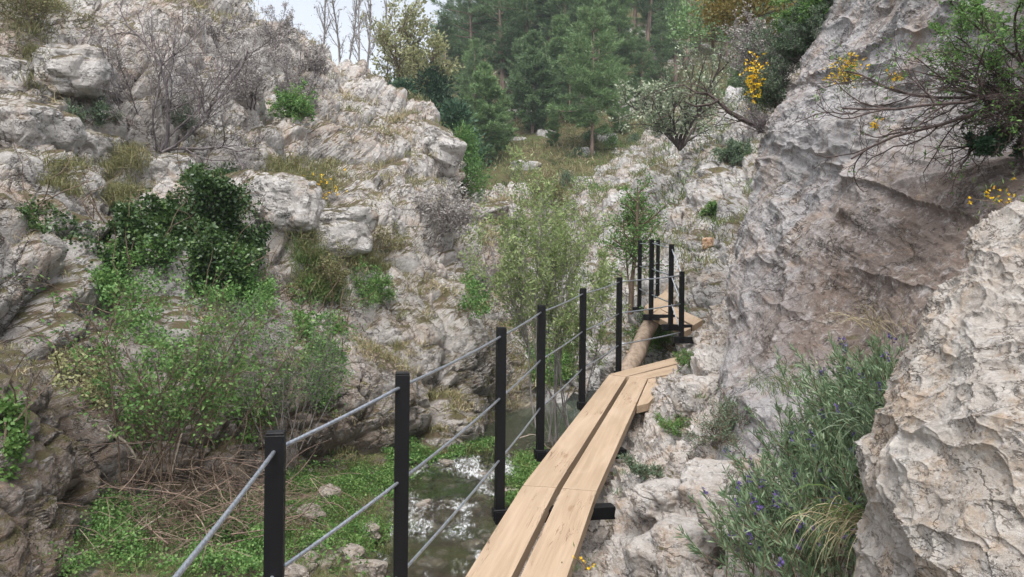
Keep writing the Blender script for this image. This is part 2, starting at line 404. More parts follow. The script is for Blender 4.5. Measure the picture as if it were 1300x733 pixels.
# left massif ------------------------------------------------------
A = [
 col((-330,-200,17),(-320,-150,15),(-300,-60,10.5),(-270,60,8),(-260,200,6.5),(-250,330,5.6),(-240,450,4.9),(-240,600,4.4),(-240,760,4.2),(-240,900,4)),
 col((-110,-170,19),(-105,-120,16),(-90,-20,12.2),(-80,80,9.8),(-75,190,8),(-70,300,6.9),(-60,430,5.8),(-60,560,4.9),(-60,720,4.5),(-60,860,4.3)),
 col((30,-170,21),(40,-120,17.5),(40,-10,13.5),(40,90,11),(40,200,9),(40,300,7.9),(40,430,6.8),(40,550,5.9),(40,690,5.4),(40,820,5.1)),
 col((120,-150,23),(130,-100,19),(130,20,15),(130,130,12),(130,230,10.2),(130,340,8.9),(130,460,7.9),(130,570,7.1),(130,680,6.6),(130,780,6.3)),
 col((215,-75,25),(220,-40,21),(220,50,16.5),(220,150,13.2),(220,240,10.9),(220,350,9.5),(222,460,8.6),(230,560,8.1),(230,650,7.8),(230,740,7.5)),
 col((300,15,27),(312,32,23),(310,90,18),(310,190,14),(310,270,11.6),(315,370,10.2),(320,460,9.5),(320,540,9.1),(320,620,8.8),(320,690,8.6)),
 col((385,62,29),(388,80,25),(385,140,19),(385,235,14.5),(385,310,12),(388,400,10.6),(390,470,10.1),(390,540,9.8),(390,605,9.5),(390,670,9.3)),
 col((448,85,29),(450,108,25),(450,175,21),(450,262,16),(450,330,12.9),(450,410,11),(450,480,10.5),(450,540,10.2),(450,597,9.9),(450,650,9.8)),
 col((505,120,29),(498,138,25.5),(500,215,21),(500,285,16.8),(500,350,13.3),(500,420,11.5),(500,480,10.9),(500,540,10.6),(500,592,10.3),(500,640,10.2)),
 col((552,160,28),(545,168,25),(545,235,21.5),(545,290,17.8),(545,350,14.5),(545,425,12.1),(545,480,11.4),(545,530,11),(545,580,10.8),(545,620,10.7)),
 col((600,250,27),(592,262,23),(590,288,20.5),(590,322,17.8),(590,370,15),(590,430,13),(590,480,12.1),(590,530,11.5),(590,572,11.2),(590,610,11.1)),
 col((650,258,28),(640,268,24),(640,305,21.5),(640,342,19),(640,385,17),(640,435,15),(640,480,14),(635,520,13),(630,556,12.3),(630,590,12.1)),
 col((705,275,30),(692,290,26),(690,318,23),(690,350,21),(690,390,19),(690,430,17.5),(690,468,16.3),(682,503,15),(672,535,14),(672,570,13.7)),
]
for c_ in range(4, 11):                                # the lower cliff stands close to the stream
    for r_ in range(5, 10): A[c_][r_] = A[c_][r_] * (.955 if r_ == 5 else .915 if c_ < 9 else .94)
def stainA(V):
    u, v = proj(V); s = np.clip((v - 300) / 220, 0, 1) * np.clip((700 - u) / 500 + .35, 0, 1)
    return s * .8
def ampA(p):
    u, v = proj(p); t = np.clip((v - 330) / 90, 0, 1); t = t * t * (3 - 2 * t)
    return (1 - .62 * t) * (1 - .35 * np.clip((180 - u) / 120, 0, 1))
sheet('rock_face', A, 620, 640, [(3.4, 1.0, 1.5, .7), (1.4, .52, 1.7, 1.2), (.5, .17, 1.6, 1.0), (.2, .05, 1.4, .7)],
      M_cliff, 3, (.2, .45, .3), (1, 1, 1.5), (.9, .09), stainA, flip=True, fine=[(.12, .014)], cracks=[(4.5, .6, .03, (1, 1, .6)), (1.8, .28, .03, (1, 1, .7)), (.8, .12, .03, (1, 1, 1))], key='left', amp=ampA)

# back scree and slabs ---------------------------------------------
B = [
 col((640,300,30),(640,320,24),(645,345,21.5),(650,390,19),(655,430,17),(662,478,15.5),(664,515,14.6),(665,550,14.2)),
 col((745,215,38),(745,238,33),(748,275,28),(750,320,24),(750,362,21),(745,400,19),(740,440,17),(735,476,15.6),(735,500,15.2)) [:1] + col((745,238,33),(748,278,28),(750,322,24),(748,380,20),(742,430,17.3),(735,476,15.6),(735,505,15.2)),
 col((815,180,40),(815,200,34),(815,245,28),(812,290,22.5),(808,345,18),(803,400,15.4),(798,455,13.2),(795,500,12.7)),
 col((885,140,38),(885,165,31),(880,205,26),(876,255,21),(870,315,17),(866,365,14.5),(860,425,12.4),(855,480,11.5)),
 col((965,110,30),(960,145,25),(945,190,20.5),(935,240,17),(925,290,14.6),(918,345,12.6),(912,400,11.2),(905,470,10.2)),
 col((1060,80,22),(1050,110,19),(1030,170,16),(1010,230,13.8),(1000,290,12),(990,350,10.8),(980,410,9.8),(970,480,9)),
]
B = [c[:8] for c in B]
sheet('rocky_slope', B, 330, 330, [(2.4, .6, 1.5, .6), (.95, .28, 1.5, .8), (.4, .13, 1.4, .7), (.18, .05, 1.3, .7)],
      M_slope, 7, (.3, -.5, .5), (1, 1, 1.8), (.8, .12), lambda V: np.clip((proj(V)[1] - 330) / 150, 0, 1) * .25, flip=True, fine=[(.12, .014)], cracks=[(3.5, .4, .03, (1, 1, .6))], key='slope')

# main right wall --------------------------------------------------
Cg = [
 col((1130,-90,11.5),(1120,20,11),(1080,90,10.5),(1040,160,10),(1010,240,9.4),(985,320,8.8),(968,400,8.2),(955,470,7.6),(950,540,7),(950,610,6.4)),
 col((1066,-90,8.6),(1052,10,8.3),(1016,85,7.9),(975,160,7.5),(953,240,7.1),(934,320,6.4),(918,400,5.7),(912,470,5.1),(911,535,4.6),(914,600,4.2)),
 col((1125,-90,6.8),(1105,10,6.6),(1075,85,6.3),(1040,160,6),(1020,240,5.8),(1003,320,5.2),(988,400,4.7),(980,470,4.3),(978,535,4.0),(978,620,3.8)),
 col((1215,-90,5.2),(1195,10,5),(1172,85,4.9),(1145,160,4.8),(1118,240,4.6),(1095,320,4.35),(1082,400,4.1),(1070,470,3.7),(1065,540,3.4),(1060,620,3.1)),
 col((1335,-90,3.9),(1315,10,4.0),(1292,85,4.2),(1270,160,4.25),(1238,240,3.95),(1208,320,3.6),(1180,400,3.3),(1160,470,3.0),(1150,540,2.8),(1140,620,2.6)),
 col((1560,-90,2.9),(1540,10,3.1),(1500,85,3.3),(1470,160,3.3),(1430,240,3.1),(1390,320,2.8),(1350,400,2.6),(1320,470,2.5),(1300,540,2.4),(1290,620,2.3)),
 col((2300,-90,1.7),(2280,10,1.8),(2200,85,1.9),(2150,160,1.9),(2100,240,1.85),(2050,320,1.8),(2000,400,1.7),(1950,470,1.7),(1900,540,1.6),(1900,620,1.6)),
]
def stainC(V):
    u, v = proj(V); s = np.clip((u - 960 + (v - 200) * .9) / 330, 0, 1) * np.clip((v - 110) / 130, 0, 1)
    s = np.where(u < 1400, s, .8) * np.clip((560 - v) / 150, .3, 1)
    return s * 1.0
def strC(p, q, d):                        # slanting ribs across the bedding
    b = q @ np.array([.75, .2, -.62]); s = fbm(np.stack([b * 3.4, q[:, 1] * .7, (q[:, 0] + q[:, 2]) * .55], 1), 91, 5, .6)
    r = 1 - np.abs(fbm(np.stack([b * 1.4, q[:, 1] * .5, (q[:, 0] + q[:, 2]) * .4], 1), 95, 4, .5)) * 3
    return d + .055 * s - .03 * np.clip(r, 0, 1) ** 6
sheet('rock_face', Cg, 430, 640, [(1.7, .10, 1, .3), (.55, .035, 1, .4), (.2, .012, 1, .4)],
      M_wall, 11, (.2, .7, .2), (1, 1, 1.7), (.6, .045), stainC, flip=False, extra=strC, fine=[(.08, .009)], cracks=[(2.2, .07, .02, (1, 1, 2))], key='wall')

# rubble strip along the walkway -----------------------------------
def strip_row(Y, pts): return [np.array([x, Y, z]) for x, z in pts]
D = [
 strip_row(1.2, [(-1.6,-3.2),(-.9,-2.5),(-.25,-1.95),(.28,-1.66),(.62,-1.5),(1.0,-1.35),(1.5,-1.25),(2.6,-1.1)]),
 strip_row(2.2, [(-1.4,-3.1),(-.75,-2.4),(-.1,-1.9),(.32,-1.58),(.62,-1.36),(.92,-1.22),(1.22,-1.0),(2.0,-.75)]),
 strip_row(3.2, [(-1.1,-3.0),(-.55,-2.35),(.05,-1.8),(.40,-1.47),(.66,-1.27),(.92,-1.10),(1.20,-.82),(1.9,-.35)]),
 strip_row(4.3, [(-.8,-2.9),(-.3,-2.25),(.25,-1.72),(.60,-1.40),(.85,-1.18),(1.10,-.98),(1.40,-.76),(2.2,-.55)]),
 strip_row(5.8, [(-.5,-2.9),(.05,-2.2),(.6,-1.6),(1.0,-1.24),(1.25,-1.0),(1.50,-.78),(1.85,-.48),(2.6,-.3)]),
 strip_row(7.4, [(-.1,-2.9),(.45,-2.1),(1.0,-1.5),(1.52,-1.06),(1.78,-.80),(2.05,-.5),(2.4,.0),(3.2,.5)]),
 strip_row(9.0, [(.5,-2.9),(1.1,-2.1),(1.6,-1.6),(2.05,-1.15),(2.3,-.72),(2.68,-.3),(3.05,.3),(3.8,1.1)]),
 strip_row(11.0, [(1.0,-2.9),(1.5,-2.2),(2.0,-1.5),(2.55,-.85),(2.95,-.45),(3.3,.05),(3.8,.7),(4.5,1.5)]),
 strip_row(13.0, [(1.2,-2.9),(1.7,-2.1),(2.2,-1.3),(2.8,-.65),(3.3,-.1),(3.8,.6),(4.4,1.4),(5.2,2.5)]),
]
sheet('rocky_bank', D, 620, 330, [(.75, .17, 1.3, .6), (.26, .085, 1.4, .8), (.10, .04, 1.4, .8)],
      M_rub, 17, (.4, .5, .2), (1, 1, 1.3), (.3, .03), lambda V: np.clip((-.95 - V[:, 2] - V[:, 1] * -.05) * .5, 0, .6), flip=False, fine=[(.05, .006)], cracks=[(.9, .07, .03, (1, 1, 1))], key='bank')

# near boulder -------------------------------------------------------
E = [
 col((1420,215,3.6),(1390,250,3.4),(1340,285,3.2),(1310,350,3),(1270,400,2.9),(1250,470,2.8),(1230,530,2.7),(1200,590,2.6),(1190,660,2.5),(1180,760,2.5),(1180,900,2.5)),
 col((1345,232,2.35),(1302,262,2.25),(1252,292,2.2),(1222,350,2.1),(1172,408,2.05),(1152,462,2.0),(1134,520,1.95),(1104,580,1.9),(1090,650,1.85),(1086,750,1.8),(1080,900,1.8)),
 col((1400,240,2.0),(1350,275,1.95),(1300,310,1.9),(1268,360,1.85),(1220,415,1.8),(1200,465,1.75),(1185,525,1.68),(1165,585,1.62),(1155,655,1.58),(1150,755,1.54),(1150,900,1.5)),
 col((1500,250,1.75),(1440,300,1.7),(1390,340,1.65),(1350,390,1.6),(1310,435,1.56),(1290,480,1.5),(1275,540,1.45),(1260,600,1.4),(1255,670,1.36),(1250,760,1.33),(1250,900,1.3)),
 col((1750,260,1.5),(1650,320,1.45),(1600,370,1.4),(1550,420,1.35),(1500,465,1.3),(1480,510,1.25),(1460,560,1.2),(1450,620,1.16),(1440,690,1.13),(1440,780,1.1),(1440,900,1.1)),
]
def lumps(p, q, d):
    F1, F2, hid, oc = worley(q / .13 + .35 * np.stack([fbm(q / .1, 3, 2), fbm(q / .1, 4, 2), fbm(q / .1, 5, 2)], 1), 5)
    F3, F4, h2, _ = worley(q / .055 + .4 * np.stack([fbm(q / .05, 6, 2), fbm(q / .05, 7, 2), fbm(q / .05, 8, 2)], 1), 15)
    pit = np.clip(.42 - F1, 0, 1)
    m = np.clip(vnoise(q / .33, 8) * 1.6 + .5, 0, 1)
    low = np.clip((p[:, 2] + .25) / .35, .12, 1)
    return d + low * m * (.028 * np.sqrt(np.clip(F2 - F1, 0, 1)) - .045 * pit * (f01(hid) > .55)) + .011 * low * np.sqrt(np.clip(F4 - F3, 0, 1)) - .012 * (f01(h2) > .8) * np.clip(.4 - F3, 0, 1) * 2
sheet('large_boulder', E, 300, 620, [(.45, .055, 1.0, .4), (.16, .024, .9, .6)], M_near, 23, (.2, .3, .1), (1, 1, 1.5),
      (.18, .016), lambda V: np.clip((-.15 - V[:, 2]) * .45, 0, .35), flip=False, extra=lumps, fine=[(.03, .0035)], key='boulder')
for o in C.objects:
    if o.name == 'large_boulder':
        del o['kind']; tag(o, 'big rounded pale boulder with a pitted surface in the right foreground', 'boulder')

# forest hillside ------------------------------------------------------
def hill_z(X, Y):
    t = np.clip((X / Y + .30) / .36, 0, 1); t = t * t * (3 - 2 * t); s = .06 + .46 * t
    s2 = s + .05 * np.clip((Y - 45) / 40, 0, 1) * t
    return 4.1 + s2 * (Y - 33) + .03 * np.clip(X, 0, 50) * t
def hill():
    nu, nv = 260, 240
    u = np.linspace(-.95, 1.0, nu); Y = 24 * (170 / 24) ** np.linspace(0, 1, nv)
    UU, YY = np.meshgrid(u, Y, indexing='ij'); X = UU * YY
    Z = hill_z(X, YY); p = np.stack([X, YY, Z], 2).reshape(-1, 3)
    b, off = blocks(p, 2.2, 41, 1.0, .3)
    m = np.clip(fbm(p / 7, 43, 3) * 2.5 + .1, 0, 1)
    p[:, 2] += .55 * fbm(p / 4, 44, 4) + .32 * b * m - .8 * np.clip((27 - YY.ravel()) / 3, 0, 1)
    i = (np.arange(nu - 1)[:, None] * nv + np.arange(nv - 1)[None]).ravel()
    Q = np.stack([i, i + nv, i + nv + 1, i + 1], 1)
    N = NT('hillside_ground'); q = N.pos()
    n1 = N.noise(q, .35, 5, .65); n2 = N.noise(q, 2.5, 5, .7); n3 = N.noise(q, 1.1, 5, .7, 1)
    base = N.mix(N.mapr(n1, .4, .6), (.085, .105, .042, 1), (.15, .135, .068, 1))
    base = N.mix(N.mapr(n2, .4, .65), base, (.10, .075, .045, 1))
    rk = N.attr('rockm'); base = N.mix(N.mapr(N.math('ADD', N.math('MULTIPLY', rk, .55), n3), .98, 1.1), base, (.42, .40, .38, 1))
    mt = N.done(N.bsdf(base, .95, N.bump(n2, .8, .3), .1))
    me = mesh_np('hillside', p, Q, None, True, None, {'rockm': m}, [mt]); tag(link('hillside', me), kind='structure')
    uu, vv = proj(p); SH['hillside'] = (p, np.tile([0, 0, 1.], (len(p), 1)), np.tile([0, 0, 1.], (len(p), 1)), uu, vv)
hill()

# valley floor and stream -----------------------------------------------
cy = np.array([-4, 2, 5, 6.6, 8.15, 9.5, 11, 13, 15.5, 18, 22.]); cx = np.array([-1.6, -1.0, -.6, -.50, -.68, -.45, .25, .75, 1.15, 1.5, 2.0])
hw = np.array([.7, .7, .65, .6, .6, .7, .8, .95, 1.0, 1, 1.])
def water_z(Y): return -2.52 + .012 * np.clip(Y - 6, -8, 20) + .10 * (1 / (1 + np.exp(-(Y - 9.7) * 4))) + .05 * (1 / (1 + np.exp(-(Y - 7.4) * 5)))
def floor_z(X, Y):
    c = np.interp(Y, cy, cx); h = np.interp(Y, cy, hw); d = X - c
    dl = np.clip(-d - h, 0, 9); dr = np.clip(d - h, 0, 9); ins = np.clip(1 - np.abs(d) / h, 0, 1)
    return water_z(Y) - .03 - .16 * ins + .13 * np.minimum(dl, .4) / .4 + .10 * dl + .1 * np.minimum(dr, .4) / .4 + .22 * dr
def floor():
    nx, ny = 420, 460; X, Y = np.meshgrid(np.linspace(-7, 4.5, nx), 24 * np.linspace(0, 1, ny) ** 1.1 - 3, indexing='ij')
    p = np.stack([X, Y, floor_z(X, Y)], 2).reshape(-1, 3)
    b, _ = blocks(p, .32, 61, .9, .4); b2, _ = blocks(p, .12, 62, .9, .4)
    p[:, 2] += .05 * b + .025 * b2 + .09 * fbm(p / 1.0, 63, 4)
    i = (np.arange(nx - 1)[:, None] * ny + np.arange(ny - 1)[None]).ravel(); Q = np.stack([i, i + ny, i + ny + 1, i + 1], 1)
    N = NT('stream_bed'); q = N.pos(); v = N.voro(q, 9, 'F1', 'Color'); n = N.noise(q, 1.8, 5, .7)
    st = N.mix(N.mapr(N.noise(q, 14, 4, .7), .35, .65), (.07, .052, .036, 1), (.17, .135, .105, 1))
    st = N.mix(.25, st, N.mix(1., st, v, 'MULTIPLY')); st = N.mix(N.mapr(n, .45, .6), st, (.10, .105, .045, 1))
    mt = N.done(N.bsdf(st, .85, N.bump(N.noise(q, 16, 5, .7), .7, .03), .3))
    tag(link('valley_floor', mesh_np('valley_floor', p, Q, None, False, None, None, [mt])), kind='structure')
    u, v_ = proj(p); SH['floor'] = (p, np.tile([0, 0, 1.], (len(p), 1)), np.tile([0, 0, 1.], (len(p), 1)), u, v_)
    # water
    nx, ny = 300, 620; t = np.linspace(-1, 1, nx); Yv = np.linspace(-2, 21, ny); T, Yg = np.meshgrid(t, Yv, indexing='ij')
    X = np.interp(Yg, cy, cx) + T * (np.interp(Yg, cy, hw) + .55); p = np.stack([X, Yg, water_z(Yg)], 2).reshape(-1, 3)
    rap = np.clip(1.15 - np.abs(p[:, 1] - 8.6) / 2.6, 0, 1) + .35 * (p[:, 1] < 7)
    rap = np.clip(rap, 0.02, 1)
    wv = fbm(p * [6, 4.2, 1], 71, 4, .6) + .5 * fbm(p * [16, 12, 1], 72, 3)
    p[:, 2] += rap * .038 * wv + .002 * fbm(p * [3, 3, 1], 73, 2)
    foam = np.clip(rap * (fbm(p * [3.6, 1.6, 1], 75, 4, .6) * 1.5 + .10 + .75 * np.exp(-((p[:, 1] - 9.7) / .35) ** 2) + .5 * np.exp(-((p[:, 1] - 7.5) / .35) ** 2)), 0, 1)
    i = (np.arange(nx - 1)[:, None] * ny + np.arange(ny - 1)[None]).ravel(); Q = np.stack([i, i + ny, i + ny + 1, i + 1], 1)
    N = NT('stream_water'); q = N.pos(); fo = N.attr('foam')
    n = N.noise(N.pos((1, .35, 1), (0, 0, .3)), 26, 5, .8, .8); fm = N.mapr(N.math('ADD', N.math('MULTIPLY', fo, .30), n), .62, .90, 0, .75)
    g = N.n('ShaderNodeBsdfPrincipled'); g.inputs['Base Color'].default_value = (.62, .62, .50, 1); g.inputs['Roughness'].default_value = .04
    g.inputs['Transmission Weight'].default_value = 1.0; g.inputs['IOR'].default_value = 1.33
    N.l(N.bump(N.noise(q, 12, 5, .65), .5, .05), g.inputs['Normal'])
    # milky green body of the still pool
    sx = N.n('ShaderNodeSeparateXYZ'); N.l(q, sx.inputs[0]); pool = N.mapr(sx.outputs[1], 10.3, 12.5, 0, .62)
    body = N.bsdf((.07, .095, .06, 1), .06, None, .5)
    m1 = N.n('ShaderNodeMixShader'); N.l(pool, m1.inputs[0]); N.l(g.outputs[0], m1.inputs[1]); N.l(body, m1.inputs[2])
    m2 = N.n('ShaderNodeMixShader'); N.l(fm, m2.inputs[0]); N.l(m1.outputs[0], m2.inputs[1]); N.l(N.bsdf((.78, .8, .8, 1), .5), m2.inputs[2])
    mt = N.done(m2.outputs[0])
    tag(link('stream_water', mesh_np('stream_water', p, Q, None, True, None, {'foam': foam}, [mt])), kind='structure')
floor()

# ------------------------------------------------------------------ boardwalk
def wood_mat(name):
    N = NT(name); oi = N.n('ShaderNodeObjectInfo'); tc = N.n('ShaderNodeTexCoord')
    ad = N.n('ShaderNodeVectorMath', operation='ADD'); N.l(tc.outputs['Object'], ad.inputs[0])
    cb = N.n('ShaderNodeCombineXYZ')
    for k in range(3): N.l(N.math('MULTIPLY', oi.outputs['Random'], 37. + k * 11), cb.inputs[k])
    N.l(cb.outputs[0], ad.inputs[1])
    def mp(sc_):
        m = N.n('ShaderNodeMapping'); m.inputs['Scale'].default_value = sc_; N.l(ad.outputs[0], m.inputs['Vector']); return m.outputs[0]
    g1 = N.noise(mp((1.1, 26, 26)), 1.6, 6, .65, .35); g2 = N.noise(mp((2.5, 110, 110)), 1.2, 4, .7)
    big = N.noise(mp((.8, 3, 3)), 1.3, 4, .6, .8)
    base = N.mix(N.mapr(g1, .3, .7), (.325, .235, .155, 1), (.43, .322, .222, 1))
    base = N.mix(N.mapr(g2, .35, .75, 0, .35), base, (.38, .27, .185, 1))
    base = N.mix(N.mapr(big, .45, .75, 0, .45), base, (.52, .40, .30, 1))
    # grey weathering and dirt
    base = N.mix(N.mapr(N.noise(mp((2, 5, 5)), 2.4, 5, .75), .52, .78, 0, .30), base, (.36, .32, .28, 1))
    crk = N.noise(mp((1.3, 18, 18)), 1.1, 3, .55, 1.1)
    cm = N.math('MULTIPLY', N.math('MULTIPLY', N.mapr(crk, .488, .496), N.mapr(crk, .500, .508, 1, 0)), N.mapr(N.noise(mp((.9, 2.5, 2.5)), 1.7, 2, .5), .52, .60))
    base = N.mix(N.math('MULTIPLY', cm, .85), base, (.13, .075, .045, 1))
    kn = N.voro(mp((1.6, 5, 5)), 1.15); base = N.mix(N.mapr(kn, .05, .12, .6, 0), base, (.24, .14, .08, 1))
    h = N.math('SUBTRACT', N.math('MULTIPLY', g2, .5), cm)
    return N.done(N.bsdf(base, N.mapr(g1, .3, .7, .55, .75), N.bump(h, .35, .004), .3))
M_wood = wood_mat('planed_timber')
def metal_black():
    N = NT('black_coated_steel'); p = N.pos(); n = N.noise(p, 40, 4, .7)
    sc_ = N.mapr(N.noise(p, 70, 4, .9), .74, .80, 0, .5)
    return N.done(N.bsdf(N.mix(sc_, (.005, .005, .006, 1), (.3, .3, .3, 1)), N.mapr(n, .3, .7, .45, .6), N.bump(n, .08, .002), .25))
M_blk = metal_black()
N = NT('galvanised_cable'); p_ = N.pos(); M_cab = N.done(N.bsdf(N.mix(N.mapr(N.noise(p_, 60, 3, .7), .3, .7), (.30, .33, .37, 1), (.48, .51, .56, 1)), .38, None, .5, .75))

def board(root, poly, th=.07, name='plank', label=None):
    """poly: four world points (top surface) a,b near/side..., a->d is the length direction"""
    a, b, c_, d = [np.asarray(v, float) for v in poly]
    ln = ((d - a) + (c_ - b)); ln /= np.linalg.norm(ln); up = np.cross(b - a, ln); up = up / np.linalg.norm(up); up = up if up[2] > 0 else -up
    sd = np.cross(up, ln); o = (a + b + c_ + d) / 4
    q = [((v - o) @ ln, (v - o) @ sd) for v in (a, b, c_, d)]
    ar = sum(q[i][0] * q[(i + 1) % 4][1] - q[(i + 1) % 4][0] * q[i][1] for i in range(4))
    if ar < 0: q = q[::-1]
    mb = MB(); mb.prism(q, -th, 0, bev=.003); me = mb.mesh(name, M_wood)
    ob = link(name, me, root); R = Matrix((ln, sd, up)).transposed().to_4x4(); ob.matrix_local = Matrix.Translation(Vector(o) - root.location) @ R
    if label: ob['label'] = label
    return ob
near = thing('boardwalk', WP(664, 616), 'long plank walkway of two broad boards running up the gorge from the foreground', 'walkway')
def ext(a, b, Y):                                       # continue the line b->a to depth Y
    a = np.array(a); b = np.array(b); return a + (a - b) * (Y - a[1]) / (a[1] - b[1])
jA, jA2, jB, jB2 = WP(664, 616), WP(706.4, 618.6), WP(713.8, 619.6), WP(757.5, 623.3)
nA, nA2, nB, nB2 = WP(590.5, 733), WP(649, 733), WP(660.3, 733), WP(719.6, 733)
e = .006
off = lambda a, b: np.array(a) + (np.array(b) - a) / np.linalg.norm(np.array(b) - a) * e
board(near, [ext(nA, jA, 1.35), ext(nA2, jA2, 1.35), off(jA2, nA2), off(jA, nA)])
board(near, [ext(nB, jB, 1.35), ext(nB2, jB2, 1.35), off(jB2, nB2), off(jB, nB)])
fA, fA2, fB, fB2 = WP(773.2, 476.2), WP(794.6, 478.6), WP(799.5, 479.4), WP(822, 480.8)
board(near, [off(jA, fA), off(jA2, fA2), fA2, fA])
board(near, [off(jB, fB), off(jB2, fB2), fB2, fB])
board(near, [WP(808.3, 515.5), WP(823, 512), WP(858, 476), WP(823.2, 481.2)], label='short wedge plank filling the corner beside the rock')
board(near, [WP(773.6, 475.2), WP(795.2, 477.9), WP(870, 459), WP(866, 451.5)])
board(near, [WP(796.4, 478.6), WP(823, 480.4), WP(862, 473), WP(872, 460)])
mid_l = lambda Y: None
def post(root, base, top, sz=.052, foot=True, rz=0.2):
    base = np.array(base, float); top = np.array(top, float); h = top[2] - base[2]
    ax = np.array(Matrix.Rotation(rz, 3, 'Z')).T
    mb = MB(); mb.box(np.array([0, 0, h / 2]), (sz / 2, sz / 2, h / 2), ax, .0025)
    # plastic end cap lip
    ob = mb.obj('post', M_blk, root); ob.location = Vector(base) - root.location
    cp = MB(); cp.box(np.array([0, 0, h + .003]), (sz / 2 - .001, sz / 2 - .001, .004), ax, .002); cp.obj('cap', M_blk, ob)
    if foot:
        ft = MB(); ft.box(np.array([0, 0, .035]), (sz / 2 + .012, sz / 2 + .012, .03), ax, .003)
        for sx in (-1, 1): ft.tube([[sx * .02 - .01, -(sz / 2 + .02), .035], [sx * .02 - .01, (sz / 2 + .016), .035]], .006, 6)
        ft.obj('socket', M_blk, ob)
    return ob
def rope(mb, a, b, r=.0072, fancy=True):
    a = np.array(a, float); b = np.array(b, float); L = np.linalg.norm(b - a)
    sag = lambda t: -.006 * L * 4 * t * (1 - t)
    if not fancy:
        t = np.linspace(0, 1, 7); pts = a + (b - a) * t[:, None]; pts[:, 2] += sag(t); mb.tube(pts, r, 6); return
    n = int(L / .006); k = 18; t = np.linspace(0, 1, n); pts = a + (b - a) * t[:, None]; pts[:, 2] += sag(t)
    d = (b - a) / L; x = np.cross(d, [0, 0, 1]); x /= np.linalg.norm(x); y = np.cross(x, d)
    th = np.arange(k) * 2 * math.pi / k; tw = t * L / .11 * 2 * math.pi
    rr = r * (.86 + .18 * np.abs(np.cos(3 * th)))
    ang = th[None] + tw[:, None]
    V = pts[:, None] + rr[None, :, None] * (np.cos(ang)[..., None] * x + np.sin(ang)[..., None] * y)
    i = np.arange(n - 1)[:, None] * k; j = np.arange(k)[None]; j2 = (j + 1) % k
    mb.add(V.reshape(-1, 3), np.stack([i + j, i + j2, i + k + j2, i + k + j], 2).reshape(-1, 4))
# near railing: pixel top, depth, pixel foot
NP = [((350, 551), 2.07, (346, 880)), ((511, 475), 2.72, (511, 790)), ((636.5, 417), 4.15, (636, 660)), ((687.5, 388.5), 5.35, (683.5, 582)),
      ((740.3, 367), 6.8, (738.5, 519)), ((786.5, 353), 8.1, (784, 472))]
rl = thing('cable_railing', P(346, 800, 2.07), 'six black posts strung with three grey cables along the near walkway', 'railing')
tops = []; ends = []
p0b = np.array([-.52, .85, -1.60]); p0t = np.array([-.52, .85, -.46])
posts_near = []
zb = lambda Y: WK[0] + WK[1] * Y - .10
for (tp, Y, ft) in NP:
    t = P(tp[0], tp[1], Y); b = t.copy(); bb = P(ft[0], ft[1], Y); b = np.array([t[0], t[1], min(bb[2], zb(Y) + .0)])
    posts_near.append((b, t)); post(rl, b, t)
allp = [(p0b, p0t)] + posts_near
root_loc = np.array(rl.location)
for hk, dz in enumerate((.045, .395, .745)):
    mb = MB()
    for i in range(len(allp) - 1):
        a = allp[i][1] - [0, 0, dz]; b = allp[i + 1][1] - [0, 0, dz]
        rope(mb, a, b, .0058 if i < 1 else .0064, i < 3)
    mb.obj('cable', M_cab, rl, True, root_loc)
post(rl, p0b, p0t)
# steel cross beams under the boards
for i, (px, py) in enumerate([(778, 659), (793, 589), (0, 0)]):
    if i == 2: a = posts_near[4][0]; b = a + np.array([.85, .18, .0])
    else:
        a = posts_near[2 + i][0]; b = P(px - 5, py, posts_near[2 + i][0][1] + .12)
    a = a + [0, 0, .02]; b = np.array([b[0], b[1], a[2]]); dxy = b - a; L = np.linalg.norm(dxy); u = dxy / L; s_ = np.cross([0, 0, 1], u)
    mb = MB(); mb.box((a + b) / 2, (L / 2 + .03, .045, .035), np.array([u, s_, [0, 0, 1]]), .004)
    mb.obj('cross_beam', M_blk, near, origin=np.array(near.location))
b = posts_near[1][0]; mb = MB(); a = np.array([b[0], b[1], zb(b[1]) + .0]); mb.box(a + [.45, .1, 0], (.5, .045, .035), None, .004); mb.obj('cross_beam', M_blk, near, origin=np.array(near.location))

# raised far walkway
far = thing('boardwalk', P(845, 395, 10.6), 'raised far landing of short boards turning left above the leaning log', 'walkway')
board(far, [P(827, 399, 10.2), P(869.5, 421, 9.15), P(879, 414, 9.35), P(837, 393, 10.5)], .085)
board(far, [P(839, 392.5, 10.55), P(880.5, 413, 9.4), P(892, 405, 9.7), P(848, 387, 10.9)], .085)
board(far, [P(818.5, 389, 10.75), P(828, 398, 10.3), P(853.5, 373.5, 12.5), P(844.5, 371.5, 12.9)], .085)
board(far, [P(831, 394.5, 10.5), P(848, 387.8, 10.8), P(863.5, 374, 12.3), P(855, 373.5, 12.5)], .085)
fr = thing('cable_railing', P(853, 419, 9.3), 'cluster of five black posts with thin cables round the raised far landing', 'railing')
FP = [((865.8, 345.5), 9.0, (864.5, 434)), ((852.5, 311), 9.35, (849.5, 418)), ((827.5, 305), 9.95, (826, 405)), ((835.5, 305.5), 12.6, (834.5, 379)), ((812.5, 306), 11.3, (810.5, 395))]
fps = []
for tp, Y, ft in FP:
    t = P(*tp, Y); b = P(*ft, Y); b[0] = t[0]; fps.append((b, t)); post(fr, b, t, .05, True)
rt = np.array(fr.location)
